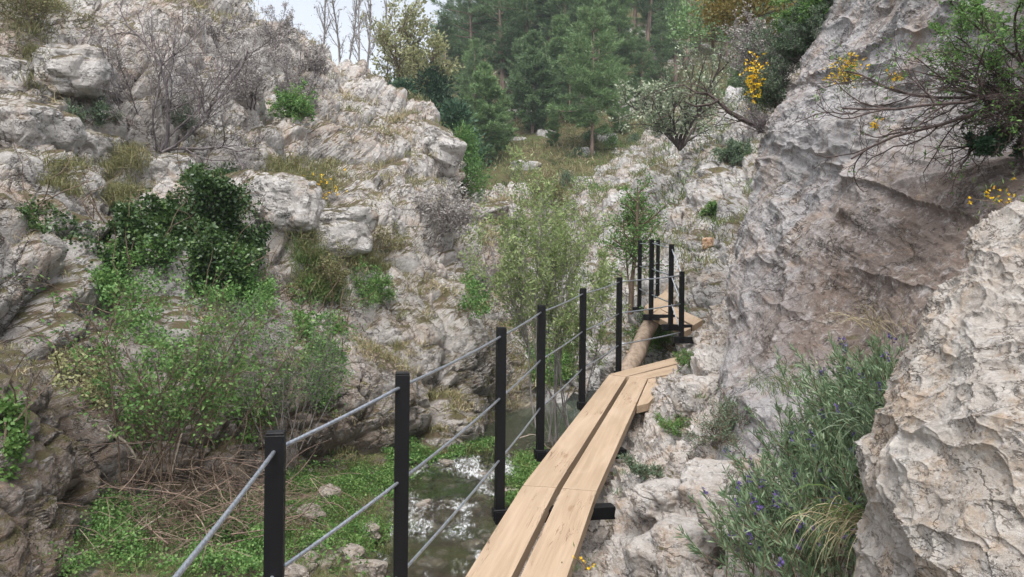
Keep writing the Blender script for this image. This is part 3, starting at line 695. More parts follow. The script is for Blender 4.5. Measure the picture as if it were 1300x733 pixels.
for hk, dz in enumerate((.04, .39, .74)):
    mb = MB()
    for (i, j) in ((0, 1), (1, 2), (2, 4), (4, 3)):
        rope(mb, fps[i][1] - [0, 0, dz], fps[j][1] - [0, 0, dz], .008, False)
    rope(mb, posts_near[5][1] - [0, 0, dz], fps[0][1] - [0, 0, dz + (.0 if hk == 0 else 0)], .008, False)
    q = fps[3][1] - [0, 0, dz]; rope(mb, q, q + np.array([.6, 1.9, .1]), .008, False)
    mb.obj('cable', M_cab, fr, True, rt)
for k, (i, dx) in enumerate(((0, .22), (1, .25), (2, .3), (4, .35))):
    b = fps[i][0]; mb = MB(); mb.box(b + [dx / 2 - .04, .03, .02], (dx / 2 + .06, .06, .04), None, .004); mb.obj('bracket', M_blk, far, origin=np.array(far.location))

# leaning log
N = NT('weathered_log'); q_ = N.pos((1, 1, .15)); n_ = N.noise(q_, 14, 5, .7); M_log = N.done(N.bsdf(N.mix(N.mapr(n_, .35, .65), (.20, .15, .11, 1), (.33, .26, .20, 1)), .85, N.bump(n_, .5, .02), .2))
a = P(792, 478, 9.5); b = P(831, 403, 11.0); c2 = P(860, 354, 14.4); d2 = P(869, 340, 15.2)
pts = np.array([P(784, 492, 9.3), a, (a * 2 + b) / 3 + [.02, 0, 0], (a + 2 * b) / 3 + [-.01, 0, .01], b, P(846, 378, 13.2), c2, d2])
mb = MB(); mb.tube(pts - a, [.13, .125, .12, .115, .115, .11, .105, .10], 14)
lg = mb.mesh('log', M_log, True); lo = link('fallen_log', lg); lo.location = Vector(a); tag(lo, 'barkless grey-brown log leaning up under the raised far landing', 'log')
for t in (.35, .7):
    q = a + (b - a) * t; mb = MB(); mb.tube([q, q + [-.10, -.09, .02], q + [-.15, -.12, .03]], [.035, .03, .022], 7); mb.obj('branch_stub', M_log, lo, True, a)

# ------------------------------------------------------------------ plants
L_pine = leaf_mat('pine_needles', (.085, .15, .07, 1), (.14, .22, .10, 1), (.23, .31, .145, 1), .15)
L_pine2 = leaf_mat('young_pine_needles', (.11, .19, .08, 1), (.18, .28, .115, 1), (.27, .37, .16, 1), .2)
L_jun = leaf_mat('dark_evergreen_leaves', (.03, .07, .04, 1), (.05, .105, .055, 1), (.09, .15, .07, 1), .1)
L_ivy = leaf_mat('ivy_leaves', (.028, .062, .018, 1), (.06, .115, .032, 1), (.14, .22, .06, 1), .15, .35, .5)
L_grn = leaf_mat('fresh_shrub_leaves', (.07, .16, .04, 1), (.13, .25, .07, 1), (.24, .36, .12, 1), .3)
L_bri = leaf_mat('bright_spring_leaves', (.075, .165, .04, 1), (.14, .26, .065, 1), (.26, .37, .12, 1), .3)
L_wil = leaf_mat('willow_leaves', (.20, .28, .10, 1), (.30, .38, .15, 1), (.42, .48, .24, 1), .35)
L_yel = leaf_mat('yellow_green_leaves', (.26, .27, .12, 1), (.38, .39, .19, 1), (.48, .47, .28, 1), .3)
L_wht = leaf_mat('silvery_leaves', (.16, .22, .12, 1), (.34, .40, .26, 1), (.55, .58, .44, 1), .25)
L_bud = leaf_mat('pale_buds', (.26, .23, .22, 1), (.38, .35, .33, 1), (.5, .48, .44, 1), .1)
L_oak = leaf_mat('ochre_oak_leaves', (.12, .10, .035, 1), (.22, .17, .05, 1), (.30, .26, .09, 1), .3)
L_grey = leaf_mat('grey_green_leaves', (.09, .14, .085, 1), (.15, .21, .13, 1), (.23, .29, .18, 1), .2)
L_gra = leaf_mat('green_grass', (.07, .13, .035, 1), (.13, .20, .06, 1), (.25, .28, .11, 1), .25)
L_dry = leaf_mat('dry_grass', (.22, .18, .10, 1), (.36, .30, .18, 1), (.50, .43, .28, 1), .2)
L_olive = leaf_mat('olive_grass', (.12, .13, .05, 1), (.19, .19, .08, 1), (.31, .27, .14, 1), .2)
L_fy = leaf_mat('yellow_petals', (.75, .42, .01, 1), (.85, .56, .02, 1), (.9, .70, .06, 1), .2)
L_fp = leaf_mat('purple_petals', (.09, .06, .20, 1), (.14, .095, .29, 1), (.24, .17, .38, 1), .2)
L_dead = leaf_mat('dead_twigs_thatch', (.12, .085, .06, 1), (.21, .155, .11, 1), (.34, .27, .20, 1), .05)
B_pine = bark_mat('pine_bark', (.18, .13, .105, 1), (.34, .25, .20, 1), 6)
B_grey = bark_mat('grey_bark', (.16, .14, .13, 1), (.30, .275, .26, 1), 20)
B_dark = bark_mat('dark_bark', (.055, .042, .038, 1), (.13, .10, .09, 1), 25)
B_brn = bark_mat('brown_bark', (.10, .07, .05, 1), (.20, .15, .11, 1), 20)
B_pale = bark_mat('pale_dead_wood', (.28, .23, .18, 1), (.44, .38, .31, 1), 20)
B_pur = bark_mat('purplish_twigs', (.12, .10, .10, 1), (.25, .22, .22, 1), 20)

def nrm(v): return v / (np.linalg.norm(v) + 1e-9)
def grow(mb, tips, rng, pos, d, L, r, S, lev=0):
    n = S['seg'][lev]; pts = [np.array(pos, float)]; d = nrm(np.array(d, float)); st = L / n
    up = np.array(S.get('bend', (0, 0, 1)), float) * S['up'][lev]
    for i in range(n):
        d = nrm(d + rng.normal(size=3) * S['wig'][lev] + up); pts.append(pts[-1] + d * st)
    pts = np.array(pts); last = lev == len(S['seg']) - 1
    mb.tube(pts, np.linspace(r, r * (.25 if last else .5), n + 1), S['k'][lev], cap=False)
    if last or lev >= S.get('leafy', 99): tips.append(pts)
    if last: return
    kids = S['kids'][lev]; t0 = S['t0'][lev]
    for i in range(kids):
        t = t0 + (1 - t0) * (i + rng.random()) / kids; x = t * n; j = min(int(x), n - 1); p = pts[j] + (pts[j + 1] - pts[j]) * (x - j)
        dd = nrm(pts[j + 1] - pts[j]); q = rng.normal(size=3); q = nrm(q - dd * (q @ dd)); an = S['ang'][lev] * rng.uniform(.6, 1.3)
        grow(mb, tips, rng, p, dd * math.cos(an) + q * math.sin(an), L * S['rat'][lev] * rng.uniform(.6, 1.15) * (1.15 - .45 * t), max(r * .5 * (1.1 - .4 * t), S.get('rmin', .002)), S, lev + 1)
def leafmesh(tips, rng, per, l, wd, spread=.02, tlo=.15, out=.8):
    mb = MB()
    if not tips: return mb
    P_, D_ = [], []
    for pts in tips:
        n = max(1, int(per * rng.uniform(.7, 1.3))); t = (tlo + (1 - tlo) * rng.random(n)) * (len(pts) - 1); j = np.minimum(t.astype(int), len(pts) - 2)
        p = pts[j] + (pts[j + 1] - pts[j]) * (t - j)[:, None]; d = pts[j + 1] - pts[j]; d = d / (np.linalg.norm(d, axis=1)[:, None] + 1e-9)
        P_.append(p + rng.normal(size=(n, 3)) * spread); D_.append(d + rng.normal(size=(n, 3)) * out)
    P_ = np.concatenate(P_); D_ = np.concatenate(D_)
    mb.leaves(P_, D_, l * rng.uniform(.6, 1.25, len(P_)), wd * rng.uniform(.7, 1.2, len(P_)), rng)
    return mb
def shrub(name, label, cat, loc, stems, S, bark, leaf=None, per=8, l=.05, wd=.025, spread=.02, out=.8, seed=1, group=None, sname='stem', lname='foliage', flowers=None, tlo=.1):
    """stems: list of (dx,dy,dz direction, length, radius)"""
    rng = np.random.default_rng(seed); mb = MB(); tips = []
    for (dr, L, r) in stems: grow(mb, tips, rng, np.zeros(3) + rng.normal(size=3) * [.04, .04, .01] * S.get('foot', 1), dr, L, r, S)
    root = thing(name, loc, label, cat, group); mb.obj(sname, bark, root, True)
    if leaf: leafmesh(tips, rng, per, l, wd, spread, tlo, out).obj(lname, leaf, root)
    if flowers:
        fm, n, rad, sel = flowers; ends = np.array([t[-1] for t in tips]); ends = ends[sel(ends + np.array(loc))]
        if len(ends):
            idx = rng.integers(0, len(ends), n); c = ends[idx] + rng.normal(size=(n, 3)) * rad; fb_ = MB()
            for _ in range(4): fb_.leaves(c, rng.normal(size=(n, 3)), .028, .026, rng)
            fb_.obj('flower', fm, root)
    return root, tips
def fan(rng, n, spread, up, L, r, bias=(0, 0, 0)):
    return [((rng.normal() * spread + bias[0], rng.normal() * spread + bias[1], up + rng.normal() * .15 + bias[2]), L * rng.uniform(.65, 1.15), r * rng.uniform(.6, 1.1)) for _ in range(n)]
def inpoly(u, v, poly):
    c = np.zeros(len(u), bool); n = len(poly)
    for i in range(n):
        (x1, y1), (x2, y2) = poly[i], poly[(i + 1) % n]
        c ^= ((y1 > v) != (y2 > v)) & (u < (x2 - x1) * (v - y1) / (y2 - y1 + 1e-9) + x1)
    return c
def cover(names, poly, n, rng, zmin=None, jit=.02, maxY=99):
    """random points on sheets within an outline; returns points, normals"""
    PV, PN = [], []
    for k in names:
        V, nn, n0, u, v = SH[k]; m = inpoly(u, v, poly) & (V[:, 1] > .3) & (V[:, 1] < maxY)
        if zmin is not None: m &= nn[:, 2] > zmin
        PV.append(V[m]); PN.append(n0[m])
    PV = np.concatenate(PV); PN = np.concatenate(PN)
    if not len(PV): return np.zeros((0, 3)), np.zeros((0, 3))
    w_ = PV[:, 1] ** 2; i = rng.choice(len(PV), n, p=w_ / w_.sum()); return PV[i] + rng.normal(size=(n, 3)) * jit, PN[i]

# ---- pines ---------------------------------------------------------
def pine(seed, H, cs, R, dens, leaf, full=1.0, airy=.0, tw=.12):
    rng = np.random.default_rng(seed); tr = MB(); cr_ = MB(); bx = rng.normal(size=2) * .02 * H
    zz = np.linspace(0, H, 12); pts = np.stack([bx[0] * np.sin(zz / H * 2.2), bx[1] * np.sin(zz / H * 1.9), zz], 1)
    tr.tube(pts, np.linspace(tw * H / 8, .012, 12), 7); Pp, Dd, Aa = [], [], []
    z = cs * H
    while z < H * .985:
        t = (z / H - cs) / (1 - cs); prof = (min(1, .35 + t * 3.0) * (1 - t) ** .62 + .05) * full if full else 0
        nb = rng.integers(4, 7)
        for k in range(nb):
            if rng.random() < airy: continue
            a = rng.random() * 6.283; L = R * prof * rng.uniform(.55, 1.2) + .12; el = -.12 + .75 * t + rng.normal() * .12
            d = np.array([math.cos(a) * math.cos(el), math.sin(a) * math.cos(el), math.sin(el)]); o = np.array([np.interp(z, zz, pts[:, 0]), np.interp(z, zz, pts[:, 1]), z])
            n = 5; q = [o]
            dd = d.copy()
            for i in range(n): dd = nrm(dd + rng.normal(size=3) * .10 + np.array([0, 0, .06])); q.append(q[-1] + dd * L / n)
            q = np.array(q); tr.tube(q, np.linspace(.010 + .014 * L, .005, n + 1), 4, cap=False)
            m = int(dens * (2 + 5.0 * L)); x = (rng.random(m) ** .7 * .85 + .15) * n; j = np.minimum(x.astype(int), n - 1)
            side = np.cross(d, [0, 0, 1]); side /= np.linalg.norm(side); s_ = rng.normal(size=m) * .20 * L * (1 - .5 * x / n)
            c = q[j] + (q[j + 1] - q[j]) * (x - j)[:, None] + side * s_[:, None] + np.array([0, 0, 1.]) * (rng.random(m)[:, None] * .10)
            for w_ in range(6):
                Pp.append(c + rng.normal(size=(m, 3)) * .035); Dd.append(d * .5 + side * np.sign(s_)[:, None] * .4 + rng.normal(size=(m, 3)) * .55 + [0, 0, .4])
                Aa.append(np.clip(rng.random(m) * .8 + .2 * t, 0, 1))
        z += rng.uniform(.030, .055) * H if H > 6 else rng.uniform(.16, .30)
    Pp = np.concatenate(Pp); Dd = np.concatenate(Dd); Aa = np.concatenate(Aa)
    cr_.leaves(Pp, Dd, .26 * rng.uniform(.6, 1.2, len(Pp)) * (H / 9) ** .35, .036, rng, Aa)
    return tr, cr_
def make_pine(name, label, cat, loc, spec, group=None, bark=None):
    tr, cr_ = pine(*spec); root = thing(name, loc, label, cat, group)
    tr.obj('trunk', bark or B_pine, root, True); cr_.obj('crown', spec[5], root); return root
def hp(px, Y, dz=-.15):
    r = ray(px, 300); X = r[0] * Y; return np.array([X, Y, float(hill_z(np.array(X), np.array(Y))) + dz])
GF = 'pines of the forest on the slope behind the gorge'
protos = [make_pine('pine_tree', '', 'tree', (0, 0, 0), s_, GF) for s_ in [
    (1, 15, .34, 2.9, 5, L_pine), (2, 13, .22, 2.6, 5, L_pine), (3, 16, .42, 3.2, 5, L_pine), (4, 11, .12, 2.3, 6, L_pine), (5, 14, .30, 3.0, 5, L_pine, 1, .15), (6, 9, .08, 2.0, 7, L_pine2)]]
FLAB = ['tall pine with a bare lower trunk standing in the dense forest behind the gorge', 'mid-height pine with dark layered branches in the dense forest behind the gorge', 'tall high-crowned pine in the dense forest behind the gorge',
        'bushy dark pine clothed to the ground in the forest behind the gorge', 'tall open pine with gaps between its branches in the forest behind the gorge', 'fresh green small pine within the forest behind the gorge']
rng = np.random.default_rng(77); used = set(); spots = []
for row, Y in enumerate([39, 43, 47, 52, 57, 63, 70, 78, 87, 97, 108, 122]):
    px = 500 + rng.uniform(0, 20)
    while px < 1010:
        y = Y + rng.uniform(-2, 2.2); u = (px - 650) / FPX
        ok = not (Y < 46 and 560 < px < 860) and not (Y < 52 and px < 560) and not (Y < 50 and 770 < px < 900)
        if ok: spots.append((px, y, row))
        px += rng.uniform(2.1, 4.3) / y * FPX * (1.0 if Y < 70 else 1.25)
ORD = ['first', 'second', 'third', 'fourth', 'fifth', 'sixth', 'seventh', 'eighth', 'ninth', 'tenth', 'eleventh', 'twelfth', 'thirteenth', 'fourteenth', 'fifteenth', 'sixteenth', 'seventeenth', 'eighteenth']
FK = ['tall pine with bare lower trunk', 'mid-height pine with layered branches', 'tall high-crowned pine', 'bushy dark pine', 'tall open pine', 'fresh green small pine']
rowi = {}
for (px, y, row) in spots:
    k = int(rng.integers(0, 6)) if y > 46 else int(rng.choice([1, 3, 5])); s_ = rng.uniform(.68, 1.12) * (.68 if px < 620 else 1) * (.55 if px < 545 else 1)
    loc = hp(px, y); q = rowi[row] = rowi.get(row, -1) + 1
    lab = FK[k] + (', %s from left in row %s of the forest' % (ORD[q], ['one', 'two', 'three', 'four', 'five', 'six', 'seven'][row]) if row < 7 and q < 18 else ' deep in the forest behind the front rows')
    if k not in used:
        used.add(k); o = protos[k]; o.location = Vector(loc); o.scale = (s_,) * 3; o.rotation_euler = (0, 0, rng.random() * 6); o['label'] = lab
    else: copy_tree(protos[k], loc, rng.random() * 6, s_, lab, (rng.normal() * .02, rng.normal() * .02))
for i, (px, y, k, s_, lb) in enumerate([(568, 36, 5, .36, 'young pine at the left foot of the forest beside the crest trees'), (590, 40, 3, .42, 'dark young pine right behind the crest trees'), (640, 40, 5, .40, 'young pine between the conical pine and the broad one'),
        (655, 45, 3, .5, 'dark young pine behind the gap between conical and broad pines'), (722, 44, 3, .45, 'dark young pine just left of the open centre pine'), (786, 42, 5, .42, 'young pine just right of the open centre pine'),
        (812, 45, 3, .48, 'dark young pine above the silvery tree'), (600, 46, 1, .45, 'layered young pine above the left foot of the forest'), (700, 40, 5, .26, 'tiny bright pine low in front of the broad pine'), (775, 52, 1, .6, 'layered pine rising behind the open centre pine'), (838, 48, 3, .55, 'bushy pine behind the silvery tree crown')]):
    copy_tree(protos[k], hp(px, y), i * 1.3, s_, lb)
# single pines in front of the forest
make_pine('pine_tree', 'open light green pine with crooked pinkish trunk in the centre of the slope', 'tree', hp(750, 38, -.1), (21, 7.9, .18, 2.4, 7, L_pine2, 1.0, .22, .10))
make_pine('pine_tree', 'slender conical young pine with a straight trunk left of the centre pines', 'tree', hp(617, 38), (22, 5.2, .16, 1.25, 9, L_pine2, 1, 0, .1))
make_pine('pine_tree', 'broad dense young pine between the slender young pine and the open centre pine', 'tree', hp(674, 42), (23, 6.0, .14, 1.5, 10, L_pine, 1, 0, .12))
make_pine('pine_tree', 'darker young pine tucked just behind the broad dense young pine', 'tree', hp(706, 46), (24, 6.2, .12, 1.6, 9, L_pine2))
make_pine('pine_tree', 'tall reddish-trunked pine with a dark spreading crown above the young pines', 'tree', hp(695, 50), (25, 14, .30, 3.3, 7, L_pine, 1, .1, .16))
make_pine('pine_tree', 'twisted grey-limbed pine standing against the strip of sky at the forest edge', 'tree', hp(603, 52), (26, 12.5, .32, 3.4, 6, L_pine, 1, .25, .13))

# dense evergreens behind the left crest
def bushy(name, label, cat, loc, H, R, leaf, n, l, wd, seed, bark=B_brn, group=None, narrow=.0, clump=.18, th=3):
    rng = np.random.default_rng(seed); tr = MB(); lf = MB(); cs = []
    for k in range(th):
        a = rng.random() * 6.28; q = np.array([[0, 0, 0], [math.cos(a) * R * .12, math.sin(a) * R * .12, H * .35], [math.cos(a) * R * .3, math.sin(a) * R * .3, H * .8]]); tr.tube(q, [.02 + .012 * H, .015 + .006 * H, .01], 6)
    nc = int(n / 55)
    for k in range(nc):
        t = rng.random() ** .8; a = rng.random() * 6.28; rr = R * (math.sin(min(1, t * 1.25 + .12) * math.pi) ** .6) * (1 - narrow * t) * rng.uniform(.45, 1.05)
        c = np.array([math.cos(a) * rr, math.sin(a) * rr, H * (.08 + .9 * t)]); cs.append(c)
        if k % 3 == 0: tr.tube([[0, 0, c[2] * .55], c * [.5, .5, .8], c], [.018, .012, .006], 4, False)
    cs = np.array(cs); i = rng.integers(0, nc, n); o = rng.normal(size=(n, 3)) * clump * R * [1, 1, .8]
    lf.leaves(cs[i] + o, o + rng.normal(size=(n, 3)) * .2 * R + [0, 0, .25 * R], l * rng.uniform(.6, 1.2, n), wd * rng.uniform(.7, 1.2, n), rng, np.clip(rng.random(nc)[i] * .5 + rng.random(n) * .5, 0, 1))
    root = thing(name, loc, label, cat, group); tr.obj('trunk', bark, root, True); lf.obj('crown', leaf, root); return root
bushy('evergreen_tree', 'dark dense evergreen tree leaning on the left crest below the yellow-green tree', 'tree', P(548, 215, 31), 4.0, 1.5, L_jun, 9000, .20, .09, 31)
bushy('evergreen_tree', 'dark evergreen shrub half hidden behind the left crest beside the dense evergreen tree', 'tree', P(510, 190, 30), 2.6, 1.2, L_jun, 6000, .18, .08, 32)
bushy('evergreen_tree', 'fresh green evergreen tree rising behind the square rock block at the end of the crest', 'tree', P(588, 262, 25.5), 2.7, .95, L_grn, 6000, .12, .05, 33, narrow=.3)
bushy('evergreen_tree', 'dark evergreen tree standing right behind the fresh green one', 'tree', P(578, 240, 29), 3.2, 1.3, L_jun, 7000, .18, .08, 34, narrow=.3)
TS = dict(seg=(7, 5, 4, 3), wig=(.07, .12, .15, .18), up=(.04, .06, .03, .0), k=(6, 4, 3, 3), kids=(12, 6, 5), t0=(.2, .2, .15), ang=(.75, .7, .7), rat=(.46, .5, .5), rmin=.008)
shrub('broadleaf_tree', 'yellow-green tree in young leaf rising behind the left crest against the sky', 'tree', P(508, 165, 33), fan(np.random.default_rng(3), 5, .34, 1, 4.3, .09, (.12, 0, 0)), TS, B_brn, L_yel, 5, .18, .09, .10, 1, 41, sname='trunk', lname='crown')
# bare trees on the crest
BS = dict(seg=(9, 5, 4), wig=(.04, .10, .15), up=(.05, .12, .06), k=(5, 3, 3), kids=(15, 6), t0=(.25, .1), ang=(.55, .6), rat=(.28, .45), rmin=.007)
for i, (px, py, Y, H) in enumerate([(432, 118, 31, 4.6), (455, 120, 33, 5.2), (466, 118, 30, 4.3), (412, 95, 32, 4.4), (490, 150, 34, 5.4), (440, 110, 36, 5.8)]):
    shrub('bare_tree', ['leftmost leafless slender tree but one on the skyline of the left crest', 'tall leafless slender tree in the middle of the skyline group', 'short leafless tree at the dip where the left crest drops', 'leftmost leafless slender tree on the skyline of the left crest',
          'leafless slender tree nearest the yellow-green tree', 'leafless slender tree standing furthest back in the skyline group'][i], 'tree', P(px, py, Y), [((.03 * (i % 3 - 1), 0, 1), H, .05)], BS, B_grey, L_yel if i == 4 else L_bud, 2, .10, .05, .05, 1, 50 + i,
          'bare trees on the crest skyline', 'trunk', 'buds')

# ---- bare shrubs on the left massif -----------------------------------
SS = dict(seg=(8, 6, 4, 3), wig=(.17, .2, .22, .24), up=(.05, .05, .03, .0), k=(5, 4, 3, 3), kids=(8, 7, 5), t0=(.2, .12, .1), ang=(.65, .75, .8), rat=(.5, .52, .5), rmin=.0026)
h, _ = hit(212, 185, ['left'])
shrub('bare_shrub', 'wide leafless shrub with many grey twigs on the ledge above the dark ivy', 'shrub', h - [0, .1, .1],
      [((-.9, -.2, .55), 1.77, 0.021), ((-.55, -.1, 1), 2.13, 0.025), ((-.2, .1, 1), 2.41, 0.027), ((.15, -.2, 1), 2.27, 0.032), ((.6, 0, .9), 2.27, 0.032), ((.95, .1, .75), 2.13, 0.025), ((-1, 0, .15), 1.42, 0.016), ((.1, -.4, .8), 1.70, 0.019), ((-.35, -.3, .9), 1.85, 0.019), ((.4, .2, 1), 2.13, 0.021), ((1, -.1, .35), 1.70, 0.017)],
      SS, B_pur, L_bud, 5, .022, .012, .01, 1, 61, lname='buds')
for i, (px, py, sc_, lb) in enumerate([(378, 130, .6, 'leafless grey shrub with long twigs below the skyline of the left crest'), (345, 62, .5, 'leafless twiggy shrub at the very top of the left rock face'), (283, 55, .5, 'small leafless shrub above the wide leafless shrub'),
                                  (322, 132, .45, 'low leafless shrub between the two larger leafless shrubs'), (405, 92, .5, 'leafless shrub hugging the crest by the bare trees')]):
    h, _ = hit(px, py, ['left']); rg = np.random.default_rng(70 + i)
    shrub('bare_shrub', lb, 'shrub', h - [0, .1, .15], fan(rg, 6, .6, .9, 2.1 * sc_, .022), SS, B_pur, L_bud, 5, .045, .022, .02, 1, 70 + i, 'leafless shrubs on the left rock face', lname='buds')

# ---- willow over the pool ---------------------------------------------
WS = dict(seg=(8, 5, 4, 3), wig=(.05, .09, .12, .15), up=(.03, .08, .06, .02), k=(6, 4, 3, 3), kids=(7, 5, 3), t0=(.42, .15, .1), ang=(.40, .5, .55), rat=(.42, .5, .5), rmin=.003, foot=5, leafy=2)
rg = np.random.default_rng(81)
st = [((-.50 + .043 * k + rg.normal() * .05, rg.normal() * .22, 1), rg.uniform(2.7, 3.7) * (1 - abs(k - 8) * .02), rg.uniform(.010, .020)) for k in range(17) if k % 4 != 1]
shrub('willow_bush', 'tall many-stemmed willow in young leaf growing beside the pool', 'willow', P(706, 572, 11.0), st, WS, B_grey, L_wil, 11, .075, .022, .03, .9, 82)
h, _ = hit(803, 398); h = P(804, 398, 13.2)
shrub('young_tree', 'thin double-trunked young tree with sparse green leaves beside the far landing', 'tree', h, [((-.03, 0, 1), 2.2, .045), ((.06, .05, 1), 2.1, .04), ((-.15, 0, 1), 1.7, .02)],
      dict(seg=(7, 4, 3), wig=(.05, .15, .2), up=(.02, .02, 0), k=(6, 4, 3), kids=(13, 6), t0=(.38, .1), ang=(1.0, .7), rat=(.30, .5), rmin=.003), B_brn, L_grn, 16, .06, .03, .05, 1, 84)

# ---- shrubs on the right ------------------------------------------------
shrub('silvery_tree', 'small tree with silvery-white young leaves at the head of the pale slabs', 'tree', P(862, 190, 24), fan(np.random.default_rng(5), 9, .50, .9, 2.5, .06, (-.15, 0, 0)),
      dict(seg=(6, 5, 4), wig=(.12, .15, .18), up=(.04, .05, .03), k=(5, 4, 3), kids=(7, 6), t0=(.2, .15), ang=(.7, .75), rat=(.5, .5), rmin=.006), B_dark, L_wht, 16, .11, .065, .07, 1, 91, sname='trunk', lname='crown')
bt = thing('bent_branch', P(964, 161, 9.6), 'dark bent leafless branch reaching left from the wall in front of the silvery tree', 'branch')
mb = MB(); tips = []; pth = [P(966, 163, 9.6), P(945, 153, 9.6), P(925, 142, 9.6), P(912, 128, 9.7), P(900, 120, 9.8), P(884, 118, 9.9), P(868, 108, 10)]
rg = np.random.default_rng(92); o_ = np.array(bt.location); mb.tube(np.array(pth) - o_, np.linspace(.04, .012, 7), 6)
mb.tube(np.array([pth[3], P(900, 133, 9.5), P(882, 135, 9.4), P(868, 128, 9.4)]) - o_, [.022, .018, .012, .006], 5)
for k in range(16):
    p0 = np.array(pth[1 + k % 6]) - o_; grow(mb, tips, rg, p0, (rg.normal() * .8, rg.normal() * .4, rg.normal() * .5 + .4), rg.uniform(.3, .7), .009, dict(seg=(4, 3), wig=(.2, .2), up=(.03, 0), k=(3, 3), kids=(4,), t0=(.2,), ang=(.7,), rat=(.5,), rmin=.003))
mb.obj('stem', B_dark, bt, True); leafmesh(tips, rg, 3, .05, .03, .02).obj('foliage', L_wht, bt)
bushy('oak_tree', 'ochre-leaved oak crown hanging into the top edge of the view above the right wall', 'tree', P(950, 45, 13), 1.6, .85, L_oak, 6000, .075, .05, 93, clump=.14)
bushy('green_tree', 'bright green small pine-like tree behind the ochre oak', 'tree', P(905, 60, 20), 1.9, 1.0, L_pine2, 4000, .12, .05, 94)
GS = dict(seg=(5, 5, 4), wig=(.16, .2, .22), up=(.03, .05, .03), k=(4, 3, 3), kids=(8, 7), t0=(.1, .1), ang=(.7, .8), rat=(.55, .5), rmin=.002)
for i, (px, py, Y, n, L, lf, per, lb) in enumerate([(1025, 80, 8.3, 22, .55, L_grey, 22, 'grey-green shrub covering the top edge of the right wall'), (985, 135, 8.6, 18, .5, L_grey, 12, 'twiggy grey shrub draped below the grey-green shrub'),
                                               (1055, 25, 8.2, 18, .55, L_grn, 24, 'green shrub at the top where the right wall leaves the view'), (972, 168, 8.0, 16, .32, None, 0, 'reddish leafless cushion of twigs on the corner of the right wall'),
                                               (965, 95, 9.5, 18, .6, L_bud, 8, 'pale leafless thicket behind the yellow broom')]):
    rg = np.random.default_rng(100 + i)
    shrub('wall_shrub', lb, 'shrub', P(px, py, Y), fan(rg, n, .6, .55, L, .009, (-.2, 0, 0)), GS, B_pur if i != 2 else B_dark, lf, per, .035, .009 if lf is L_grey else .016, .012, .8, 100 + i)
def blooms(name, label, px, py, Y, n, rad, seed, leaf=L_gra):
    rg = np.random.default_rng(seed); o = P(px, py, Y); root = thing(name, o, label, 'flowers'); mb = MB(); f = MB(); tips = []
    cs = rg.normal(size=(n, 3)) * rad
    for c in cs[:max(4, n // 3)]: mb.tube([[0, 0, -rad[2] * 1.6], c * .4 - [0, 0, rad[2] * .6], c], [.004, .003, .0015], 3, False)
    for _ in range(5): f.leaves(cs + rg.normal(size=cs.shape) * .006, rg.normal(size=(n, 3)), .015 * Y / 6 + .004, .012 * Y / 6 + .003, rg)
    mb.obj('stem', B_brn, root)
    if n > 24: f.obj('flower', L_fy, root)
    else:
        for c in cs:
            g1 = MB()
            for _ in range(5): g1.leaves([c], rg.normal(size=(1, 3)), .015 * Y / 6 + .004, .012 * Y / 6 + .003, rg)
            g1.obj('flower', L_fy, root)
    g_ = MB(); m = n * 4; g_.leaves(rg.normal(size=(m, 3)) * np.array(rad) * 1.2 - [0, 0, rad[2] * .8], rg.normal(size=(m, 3)) + [0, 0, 1], .03, .006, rg); g_.obj('foliage', leaf, root)
blooms('yellow_broom', 'orange-yellow broom in flower on the corner of the right wall', 957, 102, 8.3, 110, (.05, .05, .13), 111)
blooms('yellow_broom', 'largest cluster of yellow broom flowers on the bare branches over the right wall', 1075, 92, 5.2, 100, (.05, .05, .055), 112)
blooms('yellow_broom', 'small yellow flower sprig right of the largest broom cluster', 1137, 97, 4.9, 16, (.02, .02, .02), 113)
blooms('yellow_broom', 'tiny yellow flower sprig hanging below the bare branches', 1111, 158, 5.0, 14, (.02, .02, .02), 114)
blooms('yellow_flowers', 'leafy tuft of yellow flowers behind the top of the big right boulder', 1280, 246, 3.3, 22, (.07, .05, .045), 115)
blooms('yellow_flowers', 'little yellow flowers growing beside the near plank edge', 743, 715, 3.25, 8, (.03, .03, .018), 116)
blooms('yellow_flowers', 'yellow-flowered gorse tuft on the ledge right of the dark ivy', 404, 238, 13.2, 40, (.22, .2, .16), 117, L_olive)
blooms('yellow_flowers', 'small yellow-green gorse tuft on the rocks below the square block', 535, 296, 17, 24, (.18, .18, .12), 118, L_olive)
# bare bush hanging over the right wall
HS = dict(seg=(9, 7, 5, 4), wig=(.16, .22, .26, .28), up=(.03, .0, .0, .0), k=(6, 4, 3, 3), kids=(8, 6, 4), t0=(.15, .12, .1), ang=(.6, .75, .8), rat=(.45, .5, .5), rmin=.0016)
rg = np.random.default_rng(120); hb = P(1325, 120, 3.7)
st = [((-1, rg.uniform(-.1, .5), -.35 + .085 * k + rg.normal() * .05), rg.uniform(.4, .8) * (1 if k > 3 else .7), rg.uniform(.004, .009)) for k in range(13)]
st += [((-.5 + rg.normal() * .35, -.2 + rg.normal() * .2, -.8), rg.uniform(.25, .5), .006) for _ in range(16)]
st += [((-1, .15, .08), 1.05, .012), ((-1, .2, -.06), 1.1, .011), ((-1, .3, .0), 1.0, .010), ((-.8, -.1, .8), .6, .008), ((-.3, .1, -1), .5, .008), ((-.6, .1, -.8), .55, .008)]
root, tips = shrub('hanging_bush', 'dark tangled bush with bare branches overhanging the right wall from the top corner', 'bush', hb, st, HS, B_dark, None, seed=121)
sel = [t for t in tips if proj(t[-1] + hb)[1] < 62 + rg.normal() * 25 or rg.random() < .05]
leafmesh(sel, rg, 7, .022, .009, .01).obj('foliage', L_grn, root)

L_under = leaf_mat('undergrowth_leaves', (.05, .075, .035, 1), (.10, .13, .055, 1), (.19, .17, .09, 1), .2)
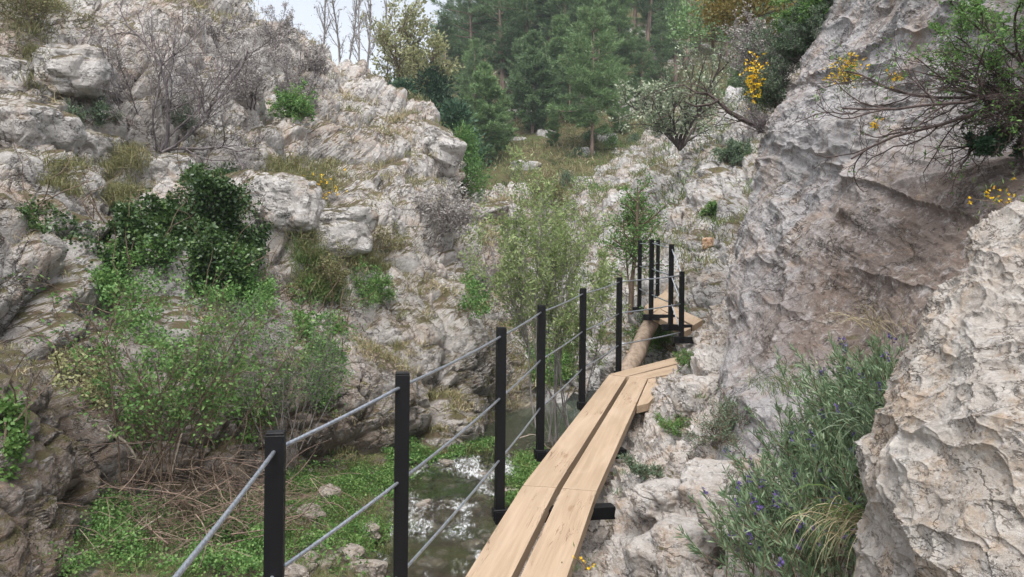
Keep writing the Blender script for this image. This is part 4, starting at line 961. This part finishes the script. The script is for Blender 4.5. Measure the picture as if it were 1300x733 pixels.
# ---- ivy and shrubs low on the left wall ------------------------------
def wallcover(name, label, cat, poly, n, leaf, l, wd, thick, clump, seed, out=.6, names=('left',), vines=14, bark=B_brn, down=.3, group=None, maxY=99, fill=.55):
    rng = np.random.default_rng(seed); p, nn = cover(names, poly, n * 2, rng, jit=.03, maxY=maxY)
    nn = nn * np.sign((-(nn * p).sum(1)))[:, None]                        # outward, towards the open side
    T = thick * np.clip(.55 + 1.5 * fbm(p / clump, seed, 3), .03, 1.6); dn = fbm(p / (clump * .55), seed + 3, 3)
    keep = (rng.random(len(p)) < np.clip(fill + 2.4 * dn, .06, 1)); p, nn, T = p[keep][:n], nn[keep][:n], T[keep][:n]; m = len(p)
    c = p + nn * (T * (1 - .75 * rng.random(m) ** 2.2))[:, None] + .05 * rng.normal(size=(m, 3)) * thick
    base = p[np.argmax(-p[:, 2])] if m else np.zeros(3); root = thing(name, base, label, cat, group); mb = MB()
    mb.leaves(c - base, nn * out + rng.normal(size=(m, 3)) * .6 + [0, 0, -down], l * rng.uniform(.55, 1.25, m), wd * rng.uniform(.7, 1.2, m), rng, np.clip(rng.random(m) * .75 + .3 * fbm(p / clump / .6, seed + 9, 2) + .1, 0, 1))
    mb.obj('foliage', leaf, root)
    st = MB()
    for k in range(vines):
        i = rng.integers(0, m); a = p[i] + nn[i] * .03; q = [a]
        d = nrm(np.array([rng.normal() * .4, 0, 1.0])); 
        for _ in range(7): d = nrm(d + rng.normal(size=3) * .3); q.append(q[-1] + d * rng.uniform(.08, .16) + nn[i] * .01)
        st.tube(np.array(q) - base, np.linspace(.008, .003, len(q)), 4, False)
    st.obj('stem', bark, root); return root
wallcover('ivy', 'thick dark green ivy mound on the left wall under the wide leafless shrub', 'ivy', [(205, 262), (238, 236), (275, 236), (300, 256), (318, 290), (326, 318), (308, 366), (285, 380), (250, 370), (215, 345), (175, 335), (155, 312), (185, 285)],
          60000, L_ivy, .052, .038, .42, .5, 131, fill=.62)
wallcover('ivy', 'thinner ivy trailing left across the rock from the dark ivy mound', 'ivy', [(22, 268), (60, 262), (100, 286), (150, 292), (200, 290), (215, 345), (170, 372), (118, 352), (70, 310), (30, 296)], 5500, L_ivy, .045, .034, .12, .5, 132, fill=.35)
wallcover('bramble', 'light green bramble filling the cleft below the dark ivy mound', 'bramble', [(112, 330), (180, 310), (250, 340), (330, 350), (335, 395), (318, 440), (270, 470), (215, 478), (165, 430), (125, 385)], 11000, L_grn, .042, .026, .42, .45, 133, fill=.32)
wallcover('bramble', 'yellowish bramble sprig on the lower left rock face', 'bramble', [(55, 455), (90, 452), (130, 480), (128, 520), (90, 510), (60, 490)], 1300, L_yel, .04, .028, .15, .4, 134, vines=6)
wallcover('ivy', 'ivy strand hanging down the cleft right of the bramble', 'ivy', [(372, 330), (388, 335), (392, 400), (440, 410), (436, 470), (410, 520), (385, 500), (372, 430)], 4200, L_grn, .045, .032, .12, .35, 135)
wallcover('ivy', 'bright leaved climber at the far left edge of the frame', 'climber', [(-8, 505), (12, 512), (22, 560), (14, 606), (-8, 610)], 1500, L_bri, .04, .03, .14, .3, 136, vines=5)
wallcover('ivy', 'green climber on the rock just left of the willow', 'climber', [(585, 348), (612, 345), (615, 395), (600, 410), (578, 400)], 2600, L_grn, .06, .04, .3, .4, 137, vines=6)
wallcover('ivy', 'sparse low creeper on the wall foot above the brush pile', 'climber', [(150, 500), (330, 500), (335, 560), (160, 575)], 1500, L_bri, .045, .03, .25, .35, 138, vines=14)
ES = dict(seg=(8, 6, 4), wig=(.06, .14, .18), up=(.0, .02, .0), k=(5, 3, 3), kids=(10, 6), t0=(.3, .15), ang=(.6, .7), rat=(.38, .5), rmin=.0022, foot=4, bend=(.2, -.1, -.3))
h, _ = hit(235, 590, ['left', 'floor'])
rg = np.random.default_rng(141)
st = [((rg.uniform(-.45, .85), rg.uniform(-.4, .1), 1), rg.uniform(1.0, 1.9), rg.uniform(.006, .010)) for _ in range(18)]
shrub('leafy_shrub', 'arching shrub with fresh light green leaves rising from the brush pile', 'shrub', h + [0, -.35, .0], st, ES, B_brn, L_grn, 5, .044, .024, .02, .9, 142)
h, _ = hit(360, 560, ['left'])
st = [((rg.uniform(-.5, .6), rg.uniform(-.4, .1), 1), rg.uniform(.9, 1.5), rg.uniform(.005, .009)) for _ in range(20)]
shrub('leafy_shrub', 'wispy grey-green shrub against the wall behind the nearest two posts', 'shrub', h + [.1, -.25, 0], st, ES, B_grey, L_grn, 5, .03, .016, .02, .9, 143)
for i, (px, py, n, L, lf, lb) in enumerate([(232, 160 + 8, 10, .5, L_grey, 'small grey-green tuft beside the foot of the wide leafless shrub'), (118, 158, 10, .4, L_grey, 'small green tuft in the crack left of the wide leafless shrub'),
                                          (385, 152, 12, .7, L_grn, 'low green shrub under the leafless shrub on the upper left face'), (462, 322, 14, .8, L_olive, 'olive shrub on the ledge in the middle of the left rock'),
                                          (478, 380, 10, .45, L_grn, 'small green cushion on the lower wall left of the willow'), (575, 290, 14, 1.0, L_bud, 'brownish leafless shrub in the hollow near the square rock block'),
                                          (42, 35, 12, .8, L_olive, 'olive bush in the gully at the upper left corner'), (420, 372, 12, .6, L_olive, 'olive tuft above the ivy strand on the left wall'),
                                          (905, 270, 8, .3, L_grn, 'little green shrub on the pale slabs below the silvery tree'), (840, 165, 12, .7, L_grn, 'low green shrub at the foot of the silvery tree'),
                                          (842, 440, 14, .55, L_grn, 'green shrub under the raised far landing'), (700, 262, 14, .8, L_olive, 'olive shrub at the head of the gorge behind the willow'), (930, 205, 10, .5, L_grey, 'grey tuft on the slabs beneath the bent branch')]):
    h, _ = hit(px, py); rg = np.random.default_rng(150 + i); S2 = dict(GS); S2['k'] = (3, 3, 3)
    shrub('rock_shrub', lb, 'shrub', h, fan(rg, n, .6, .6, L, .007), S2, B_brn, lf, 9, .04 if h[1] < 15 else .07, .016 if h[1] < 15 else .03, .02, .9, 150 + i, 'shrubs growing on the rocks')

# ---- grass ---------------------------------------------------------------
def grass_on(name, label, names, poly, nclump, per, l, wd, leafs, seed, zmin=.45, thr=.0, spread=.09, up=1.0, droop=.6, kind=True, maxY=99, gn=.9, cat=None):
    rng = np.random.default_rng(seed); p, nn = cover(names, poly, nclump * 3, rng, zmin, .02, maxY)
    if not len(p): return None
    k = fbm(p / gn, seed, 3) > thr; p, nn = p[k][:nclump], nn[k][:nclump]
    o = None
    for j, lf in enumerate(leafs):
        q = p[j::len(leafs)]; m = len(q) * per
        if not m: continue
        s_ = np.repeat(np.clip(q[:, 1] / 12, .5, 1.8), per); c = np.repeat(q, per, 0) + rng.normal(size=(m, 3)) * (spread * s_)[:, None] * [1, 1, .25]
        d = rng.normal(size=(m, 3)) * .45 + [0, 0, up]; mb = MB(); base = q[0]
        mb.blades(c - base, d, l * s_ * rng.uniform(.5, 1.3, m), wd * s_, rng, None, droop)
        ob = mb.obj(name, lf); ob.location = Vector(base); tag(ob, kind='stuff'); 
        if label: ob['label'] = label; ob['category'] = cat or 'grass'
    return o
big = [(-50, -60), (660, -60), (700, 600), (-50, 760)]
grass_on('ledge_grass', 'olive and dry grass growing on the ledges of the left rock face', ['left'], big, 1000, 22, .17, .011, [L_olive, L_dry], 161, .68, .12)
for j, (poly, lf, n) in enumerate([([(135, 190), (175, 190), (172, 260), (132, 262)], L_olive, 170), ([(330, 205), (430, 205), (420, 250), (345, 240)], L_olive, 170), ([(375, 260), (405, 262), (410, 360), (385, 380)], L_olive, 200),
                                   ([(20, 0), (70, 10), (50, 120), (20, 110)], L_olive, 120), ([(440, 300), (495, 305), (490, 345), (440, 340)], L_olive, 110), ([(370, 300), (400, 320), (440, 380), (400, 390)], L_gra, 110), ([(60, 200), (100, 205), (95, 250), (50, 245)], L_olive, 80)]):
    grass_on('grass_patch', ['olive grass patch left of the dark ivy mound', 'long grass along the ledge right of the ivy mound', 'long grass strip running down the gully right of the ivy', 'grass in the gully at the upper left corner',
             'grass tuft in the middle of the left rock', 'green grass at the bottom of the grassy gully', 'small grass patch on the left rocks'][j], ['left'], poly, n, 34, .26, .010, [lf], 170 + j, -.2, -1, .11, .9, .7)
grass_on('bank_grass', 'thin grass between the rocks of the right bank', ['bank'], [(760, 430), (1060, 430), (1060, 733), (740, 733)], 90, 26, .13, .006, [L_gra, L_grey], 181, .3, .12, .045)
grass_on('slope_grass', 'grass tufts among the pale slabs', ['slope'], [(640, 180), (980, 120), (960, 470), (640, 480)], 700, 16, .20, .012, [L_olive, L_gra], 182, .45, .08, .1)
grass_on('hill_grass', 'grass and low scrub covering the hillside under the pines', ['hillside'], [(480, 60), (960, 60), (960, 330), (480, 330)], 5200, 18, .22, .017, [L_olive, L_gra, L_dry], 183, -1, -.25, .25, gn=5)
# scrub bushes and stones on the hillside
rg = np.random.default_rng(189); mbs = MB()
cc = []
for k in range(170):
    px = rg.uniform(540, 880); Y = rg.uniform(27, 60); cc.append((hp(px, Y, 0), rg.uniform(.15, .5)))
idx = rg.integers(0, len(cc), 26000); o3 = rg.normal(size=(26000, 3)) * [.5, .5, .35]
cp = np.array([cc[i][0] for i in idx]); cs3 = np.array([cc[i][1] for i in idx]); b0 = cp[0].copy()
mbs.leaves(cp + o3 * cs3[:, None] + np.array([0, 0, .12]) - b0, o3 + [0, 0, .4], .09 * rg.uniform(.5, 1.2, 26000), .03, rg, np.clip(rg.random(len(cc))[idx] * .7 + rg.random(26000) * .3, 0, 1))
uo = mbs.obj('undergrowth', L_under); uo.location = Vector(b0); tag(uo, 'low heather and scrub undergrowth on the slope below the pines', 'undergrowth', kind='stuff')
rg = np.random.default_rng(190)
SCK = ['dark scrub bush', 'olive scrub bush', 'bright green scrub bush', 'grey-green scrub bush']; SCW = ['lowest', 'second', 'third', 'highest']
SMALL = True
SCR = ['%s, %s of its colour up the slope below the pines' % (SCK[i % 4], SCW[i // 4]) for i in range(16)]; ys = sorted(rg.uniform(29, 46, 16))
for i in range(16):
    px = rg.uniform(590, 830); Y = ys[i]; loc = hp(px, Y, -.15)
    bushy('hill_scrub', SCR[i], 'shrub', loc, rg.uniform(.5, 1.1), rg.uniform(.4, .8), [L_jun, L_olive, L_grn, L_grey][i % 4], 1600, .09, .035, 500 + i, group='scrub bushes on the slope below the pines')

# ---- stream side plants -----------------------------------------------------
def cress(name, label, poly, n, leaf, l, hmax, seed, clump=.35, names=('floor',), thr=-.1, maxY=99):
    rng = np.random.default_rng(seed); p, nn = cover(names, poly, n * 3, rng, None, .03, maxY)
    p = p[p[:, 2] > water_z(p[:, 1]) - .06]
    dn = fbm(p / clump, seed, 3); k = dn > thr; p, dn = p[k][:n], dn[k][:n]; m = len(p)
    c = p + np.array([0, 0, 1.]) * (hmax * np.clip(.35 + 1.6 * (dn - thr), .1, 1) * rng.random(m) ** .6)[:, None]; base = p[0]
    mb = MB(); mb.leaves(c - base, rng.normal(size=(m, 3)) + [0, 0, .35], l * rng.uniform(.5, 1.2, m), l * .75 * rng.uniform(.6, 1.1, m), rng)
    o = mb.obj(name, leaf); o.location = Vector(base); tag(o, label, 'plants', kind='stuff')
allf = [(-60, 560), (520, 560), (560, 590), (505, 640), (480, 690), (520, 800), (-60, 800)]
cress('bank_plants', 'bright green low plants covering the left bank of the stream', [(350, 610), (500, 590), (530, 660), (500, 700), (440, 720), (360, 740), (330, 690)], 22000, L_bri, .026, .12, 201, thr=-.02)
cress('bank_plants', 'green herbs at the bottom left under the brush pile', [(-20, 650), (330, 655), (340, 740), (-20, 740)], 22000, L_grn, .030, .24, 202, thr=-.15)
cress('bank_plants', 'green plants on the small grassy shore by the stream behind the third post', [(595, 590), (690, 580), (690, 650), (600, 640)], 12000, L_bri, .032, .14, 203, thr=-.3)
cress('bank_plants', 'green plants along the foot of the wall beside the rapids', [(480, 565), (620, 558), (640, 580), (500, 600)], 4500, L_grn, .045, .14, 204, thr=-.15)
cress('pool_plants', 'bright green plants at the head of the pool behind the willow', [(670, 455), (735, 452), (735, 490), (675, 500)], 5000, L_bri, .06, .30, 205, names=('left', 'slope', 'floor'), thr=-.3, maxY=18)
cress('bank_plants', 'scattered green leaves on the left bank', allf, 9000, L_grn, .04, .12, 206, thr=.02)
grass_on('bank_grass', 'green grass on the stream banks', ['floor'], [(-60, 600), (700, 570), (700, 660), (560, 640), (480, 740), (-60, 740)], 750, 22, .26, .008, [L_gra, L_olive], 207, None, -.05, .09)
grass_on('water_weed', 'green weed trailing in the shallow rapids', ['floor'], [(530, 600), (600, 605), (610, 700), (520, 700)], 130, 26, .16, .010, [L_bri], 208, None, .05, .09, .25, 1.0)

# ---- brush pile ----------------------------------------------------------------
B_brush = bark_mat('dead_brush', (.13, .09, .07, 1), (.26, .19, .15, 1), 15)
rg = np.random.default_rng(210); mb = MB(); c0, _ = hit(250, 660, ['floor', 'left']); c0 = P(255, 655, 6.7)
for k in range(300):
    a = c0 + rg.normal(size=3) * [.48, .4, .22] + [-.05, 0, .04]
    d = nrm(np.array([rg.normal(), rg.normal() * .5, rg.normal() * .45])); L = rg.uniform(.25, .9); n = 6; q = [a]
    cv = rg.normal(size=3) * .16
    for _ in range(n): d = nrm(d + cv + rg.normal(size=3) * .08); q.append(q[-1] + d * L / n)
    mb.tube(np.array(q) - c0, np.linspace(1, .4, n + 1) * rg.uniform(.0022, .0075), 4, False)
m = 1500; mb2 = MB(); cc = rg.normal(size=(m, 3)) * [.4, .35, .2]; mb2.blades(cc, rg.normal(size=(m, 3)) * [1, .6, .5], rg.uniform(.15, .5, m), .005, rg, None, .9)
o = mb.obj('dead_branches', B_brush, None, True); o.location = Vector(c0); tag(o, 'tangled heap of dead brown branches below the leafy shrub', 'branches', kind='stuff')
o = mb2.obj('dead_grass', L_dead); o.location = Vector(c0); tag(o, 'matted dead grass caught in the heap of branches', 'grass', kind='stuff')
for i, (pp, r, lb) in enumerate([([(48, 722, 5.6), (110, 700, 6.0), (165, 680, 6.2), (205, 655, 6.3)], .012, 'long pale dead stick lying at the bottom left'), ([(232, 545, 7.2), (218, 600, 7.0), (205, 660, 6.6), (196, 700, 6.4)], .010, 'thin pale dead stem standing upright beside the leafy shrub'),
                                 ([(128, 545, 6.6), (160, 562, 6.7), (178, 590, 6.7)], .018, 'curved grey dead branch on the rocks above the brush pile'), ([(195, 408, 7.9), (192, 425, 7.8), (202, 450, 7.8), (203, 465, 7.9)], .010, 'pale bare twig hanging out of the bramble'),
                                 ([(660, 556, 8.6), (680, 552, 8.8), (700, 575, 9.0), (712, 590, 9.2)], .008, 'pale crooked twig over the water beside the fourth post')]):
    q = np.array([P(*a) for a in pp]); t = np.linspace(0, len(q) - 1, 12); q2 = catmull(q, t); mb = MB(); mb.tube(q2 - q2[0], np.linspace(r, r * .5, 12), 6)
    for k in range(3):
        j = 3 + 3 * k; mb.tube([q2[j] - q2[0], q2[j] - q2[0] + rg.normal(size=3) * .07, q2[j] - q2[0] + rg.normal(size=3) * .16], [r * .5, r * .35, r * .2], 4, False)
    o = mb.obj('dead_stick', B_pale, None, True); o.location = Vector(q2[0]); tag(o, lb, 'stick')

# ---- flowering shrub and grass between the wall and the big boulder ---------------
rg = np.random.default_rng(220)
def flowering():
    poly = [(1000, 560), (985, 600), (955, 640), (930, 700), (925, 760), (1085, 760), (1092, 650), (1110, 570), (1135, 500), (1140, 450), (1110, 448), (1070, 470), (1030, 500)]
    pts = []
    for k in range(900):
        u = rg.random(); v = rg.random()
        # base line from lower left to upper right
        a = P(995, 745, 2.35); b = P(1128, 500, 2.95); c = a + (b - a) * u + np.array([rg.normal() * .09, rg.normal() * .16, rg.normal() * .03]); pts.append(c)
    base = P(1040, 640, 2.6); root = thing('flowering_shrub', base, 'dense green shrub with purple flowers between the right wall and big boulder', 'shrub')
    st = MB(); lf = MB(); fl = MB(); dr = MB(); L_, D_, ll = [], [], []
    for c in pts:
        d = nrm(np.array([-.32 + rg.normal() * .4, rg.normal() * .4 - .1, 1.0])); L = rg.uniform(.11, .25); n = 5; q = [c]
        for _ in range(n): d = nrm(d + rg.normal(size=3) * .12 + [-.03, 0, .03]); q.append(q[-1] + d * L / n)
        q = np.array(q); st.tube(q - base, np.linspace(.0022, .001, n + 1), 3, False)
        m = rg.integers(28, 42); t = (.12 + .88 * rg.random(m)) * n; j = np.minimum(t.astype(int), n - 1); p = q[j] + (q[j + 1] - q[j]) * (t - j)[:, None]
        L_.append(p); D_.append(nrm(q[-1] - q[0]) * 1.3 + rg.normal(size=(m, 3)) * .55)
        if rg.random() < (.17 if c[0] < P(1040, 640, 2.5)[0] else .06):
            e = q[-1]; k = rg.integers(3, 7); cc = e + rg.normal(size=(k, 3)) * [.007, .007, .012]
            for _ in range(4): fl.leaves(cc - base, rg.normal(size=(k, 3)), .012, .009, rg)
    p = np.concatenate(L_); d = np.concatenate(D_); m = len(p)
    lf.leaves(p - base, d, rg.uniform(.02, .05, m), .0055, rg)
    st.obj('stem', B_brn, root); lf.obj('foliage', L_rose, root); fl.obj('flower', L_fp, root)
L_rose = leaf_mat('narrow_green_leaves', (.11, .175, .09, 1), (.18, .26, .14, 1), (.30, .37, .23, 1), .25)
flowering()
def tuft(name, label, loc, n, L, wd, leaf, seed, lean=(0, 0, 0), spread=.05, droop=.9, cat='grass'):
    rg = np.random.default_rng(seed); mb = MB(); c = rg.normal(size=(n, 3)) * [spread, spread, .01]
    for k in range(n):
        d = nrm(np.array([rg.normal() * .35, rg.normal() * .35, 1.]) + lean); l = L * rg.uniform(.5, 1.15); q = [c[k]]; m = 7
        for i in range(m): d = nrm(d + np.array([0, 0, -.10 - .10 * i * droop]) + rg.normal(size=3) * .04 + np.array(lean) * .05); q.append(q[-1] + d * l / m)
        q = np.array(q); s_ = nrm(np.cross(q[-1] - q[0], rg.normal(size=3))) * wd / 2; w_ = np.linspace(1, .1, m + 1)[:, None]
        V = np.concatenate([q - s_ * w_, q + s_ * w_]); j = np.arange(m); mb.add(V, np.stack([j, j + 1, j + m + 2, j + m + 1], 1), None, rg.random())
    o = mb.obj(name, leaf); o.location = Vector([float(v) for v in loc]); return tag(o, label, cat)
tuft('grass_tuft', 'straw-coloured dry grass tuft under the purple-flowered shrub', P(1094, 668, 2.0), 90, .25, .004, L_dry, 231, (-.9, -.5, -.1), .06)
tuft('grass_tuft', 'long green grass blades mixed with the straw-coloured tuft', P(1090, 660, 2.05), 30, .30, .005, L_gra, 232, (-1.0, -.3, .1), .05)
tuft('grass_tuft', 'arching pale green grass tuft among the purple-flowered shrub', P(1110, 560, 2.3), 24, .30, .006, L_grey, 233, (-.8, -.2, .5), .02)
tuft('grass_tuft', 'fine green grass on the soil left of the purple-flowered shrub', P(1010, 498, 3.5), 160, .20, .003, L_gra, 234, (-.3, -.1, .1), .09)
tuft('grass_tuft', 'dry wispy grass under the wall at the top of the flowered shrub', P(1120, 420, 3.2), 60, .28, .003, L_dry, 235, (-.6, 0, .1), .06)
for i, (px, py, lb) in enumerate([(905, 560, 'grey-green spiny cushion plant on the bank below the right wall'), (860, 550, 'small green cushion beside the joint of the planks'), (872, 462, 'green tuft on the rock where the planks end'), (815, 600, 'little green plant on the rubble by the lower cross beam'), (935, 640, 'tiny grey plant on the pale bank rocks')]):
    h, _ = hit(px, py, ['bank']); rg = np.random.default_rng(240 + i); S2 = dict(GS); S2['k'] = (3, 3, 3)
    shrub('cushion_plant', lb, 'plant', h, fan(rg, 14 if i == 0 else 8, .7, .5, [.26, .12, .14, .08, .1][i], .003), S2, B_brn, [L_grey, L_grn, L_grn, L_grey, L_grey][i], 7, .016, .005, .006, .9, 240 + i, 'cushion plants on the right bank')
h = P(1262, 190, 3.75); rg = np.random.default_rng(250)
shrub('rock_fern', 'small dark green plant in the brown hollow under the hanging bush', 'plant', h, fan(rg, 12, .8, .3, .10, .003), GS, B_dark, L_jun, 8, .022, .012, .006, .9, 250)

# ---- loose stones and boulders --------------------------------------------------
def stone(name, label, cat, loc, size, mat, seed, sub=4, group=None, kb=1.0, rot=0):
    bm = __import__('bmesh').new(); __import__('bmesh').ops.create_icosphere(bm, subdivisions=sub, radius=1)
    V = np.array([v.co[:] for v in bm.verts]); F = np.array([[v.index for v in f.verts] for f in bm.faces]); bm.free()
    r = np.random.default_rng(seed); n = V / np.linalg.norm(V, axis=1)[:, None]; o = r.random(3) * 50
    b, _ = blocks(V + o, 1.1, seed, 1.2, .3, kk=1.4); b2, _ = blocks(V + o, .45, seed + 1, 1.2, .4)
    V = np.sign(n) * np.abs(n) ** .72; V = V / (np.abs(V) ** 5).sum(1)[:, None] ** .2 * .95
    V = V + n * (.42 * b + .09 * b2 + .12 * fbm((V + o) * 1.2, seed, 3) + .03 * fbm((V + o) * 7, seed + 2, 3))[:, None]
    V = V * np.array(size); me = mesh_np(name, V, None, F, False, None, None, [mat]); ob = link(name, me); ob.location = Vector([float(v) for v in loc]); ob.rotation_euler = (r.normal() * .15, r.normal() * .15, rot or r.random() * 6)
    return tag(ob, label, cat, group)
for i, (px, py, sx, sz, lb) in enumerate([(82, 92, .62, .42, 'big white angular boulder at the upper left'), (28, 162, .48, .34, 'pale boulder on the left edge below the big white boulder'), (108, 198, .42, .34, 'grey-white boulder left of the olive grass patch'), (212, 215, .38, .30, 'pale boulder just above the dark ivy mound'),
                                     (365, 258, .55, .42, 'smooth grey boulder right of the dark ivy mound'), (418, 292, .55, .35, 'grey boulder beside the long grass gully'), (545, 185, .95, .7, 'square pale rock block standing at the end of the left crest'), (598, 272, 1.1, .42, 'flat white boulder low behind the willow'),
                                     (5, 100, .35, .3, 'small pale boulder at the left edge above the others')]):
    h, n_ = hit(px, py, ['left']); stone('boulder', lb, 'boulder', h + np.array([.02, .28, -.02]) * sx * 1.3, (sx, sx * .8, sz), M_cliff, 300 + i, 5, 'boulders set in the left rock face')
for i, (px, py, Y, sx, sz, lb) in enumerate([(880, 690, 3.0, .20, .12, 'large pale boulder at the bottom beside the near planks'), (955, 655, 3.0, .20, .10, 'pale flat boulder left of the purple flowers'), (905, 610, 3.6, .17, .09, 'grey boulder above the large pale boulder'), (1000, 715, 2.5, .12, .10, 'white rock under the lowest purple flowers'),
                                        (968, 540, 3.9, .13, .12, 'blocky tan rock at the left end of the flowered shrub'), (830, 705, 3.3, .14, .10, 'broken pale rock next to the yellow flowers'), (885, 500, 5.0, .16, .14, 'brown-faced rock on the bank below the right wall'), (840, 630, 4.0, .15, .09, 'flat-topped grey rock above the lower cross beam')]):
    h, n_ = hit(px, py, ['bank']); stone('bank_boulder', lb, 'boulder', h - [0, 0, sz * .25], (sx, sx * .8, sz), M_rub, 320 + i, 5, 'boulders of the right bank')
M_st = rock_mat('stream_stone', (.42, .37, .31, 1), (.27, .23, .19, 1), (.30, .22, .15, 1), (.18, .14, .11, 1), 3.5, .2)
SL = [(615, 612, .16, 'pale rounded stone on the grassy shore left of the third post'), (648, 628, .13, 'pale stone on the shore right of the third post'), (537, 646, .13, 'brown stone at the edge of the rapids'), (527, 668, .10, 'small tan stone below the brown stone'), (465, 726, .14, 'pale stone at the bottom between the first two posts'),
      (551, 728, .12, 'tan stone in the water at the bottom edge'), (445, 706, .11, 'reddish stone on the green bank'), (470, 677, .12, 'grey stone among the bank plants'), (372, 735, .14, 'pale stone beside the nearest post'), (567, 590, .10, 'dark stone at the head of the rapids'),
      (590, 655, .09, 'wet stone breaking the middle of the rapids'), (500, 700, .09, 'small grey stone touching the second post'), (395, 655, .13, 'mossy stone on the left bank'), (600, 700, .10, 'submerged-edge stone near the planks'), (420, 630, .11, 'stone at the foot of the wall'), (575, 630, .08, 'small dark stone in the foam')]
for i, (px, py, s_, lb) in enumerate(SL):
    h, _ = hit(px, py, ['floor']); stone('stream_stone', lb, 'stone', h + [0, 0, s_ * .22], (s_, s_ * .8, s_ * .55), M_st, 340 + i, 4, 'stones in and beside the stream')
rg = np.random.default_rng(360); protoS = [o for o in C.objects if o.name.startswith('stream_stone') and o.type == 'MESH'][:5]
for k in range(60):
    px, py = rg.uniform(340, 690), rg.uniform(580, 733); h, _ = hit(px, py, ['floor'])
    c = copy_tree(protoS[k % 5], h + [0, 0, .0], rg.random() * 6, rg.uniform(.25, .6), 'one of the many small brownish pebbles along the stream bed')
hy = sorted(rg.uniform(29, 42, 14))
for i in range(14):
    px = rg.uniform(640, 840); Y = hy[i]; stone('hill_rock', 'pale rock, %s up from the bottom of the grassy slope below the pines' % ORD[i], 'rock', hp(px, Y, .05), (rg.uniform(.3, .7), .4, rg.uniform(.2, .4)), M_slope, 380 + i, 4, 'rocks scattered on the slope below the pines')
M_or = rock_mat('orange_stained_rock', (.75, .50, .32, 1), (.62, .36, .20, 1), (.5, .28, .16, 1), (.35, .2, .12, 1), 3, 0)
h, _ = hit(896, 310); stone('stained_rock', 'small rounded orange-stained rock on the slope above the far landing', 'rock', h + [0, -.05, .05], (.10, .09, .10), M_or, 400, 4)

# ---- air ------------------------------------------------------------------------
mb = MB(); mb.box((10, 85, 30), (150, 97, 36)); N = NT('air'); N.t.nodes.remove(N.out); N.out = N.n('ShaderNodeOutputMaterial')
v = N.n('ShaderNodeVolumePrincipled'); v.inputs['Density'].default_value = .0010; v.inputs['Color'].default_value = (.86, .93, 1, 1); v.inputs['Anisotropy'].default_value = .2
N.l(v.outputs[0], N.out.inputs['Volume']); hz = mb.obj('haze', N.m); tag(hz, kind='stuff')
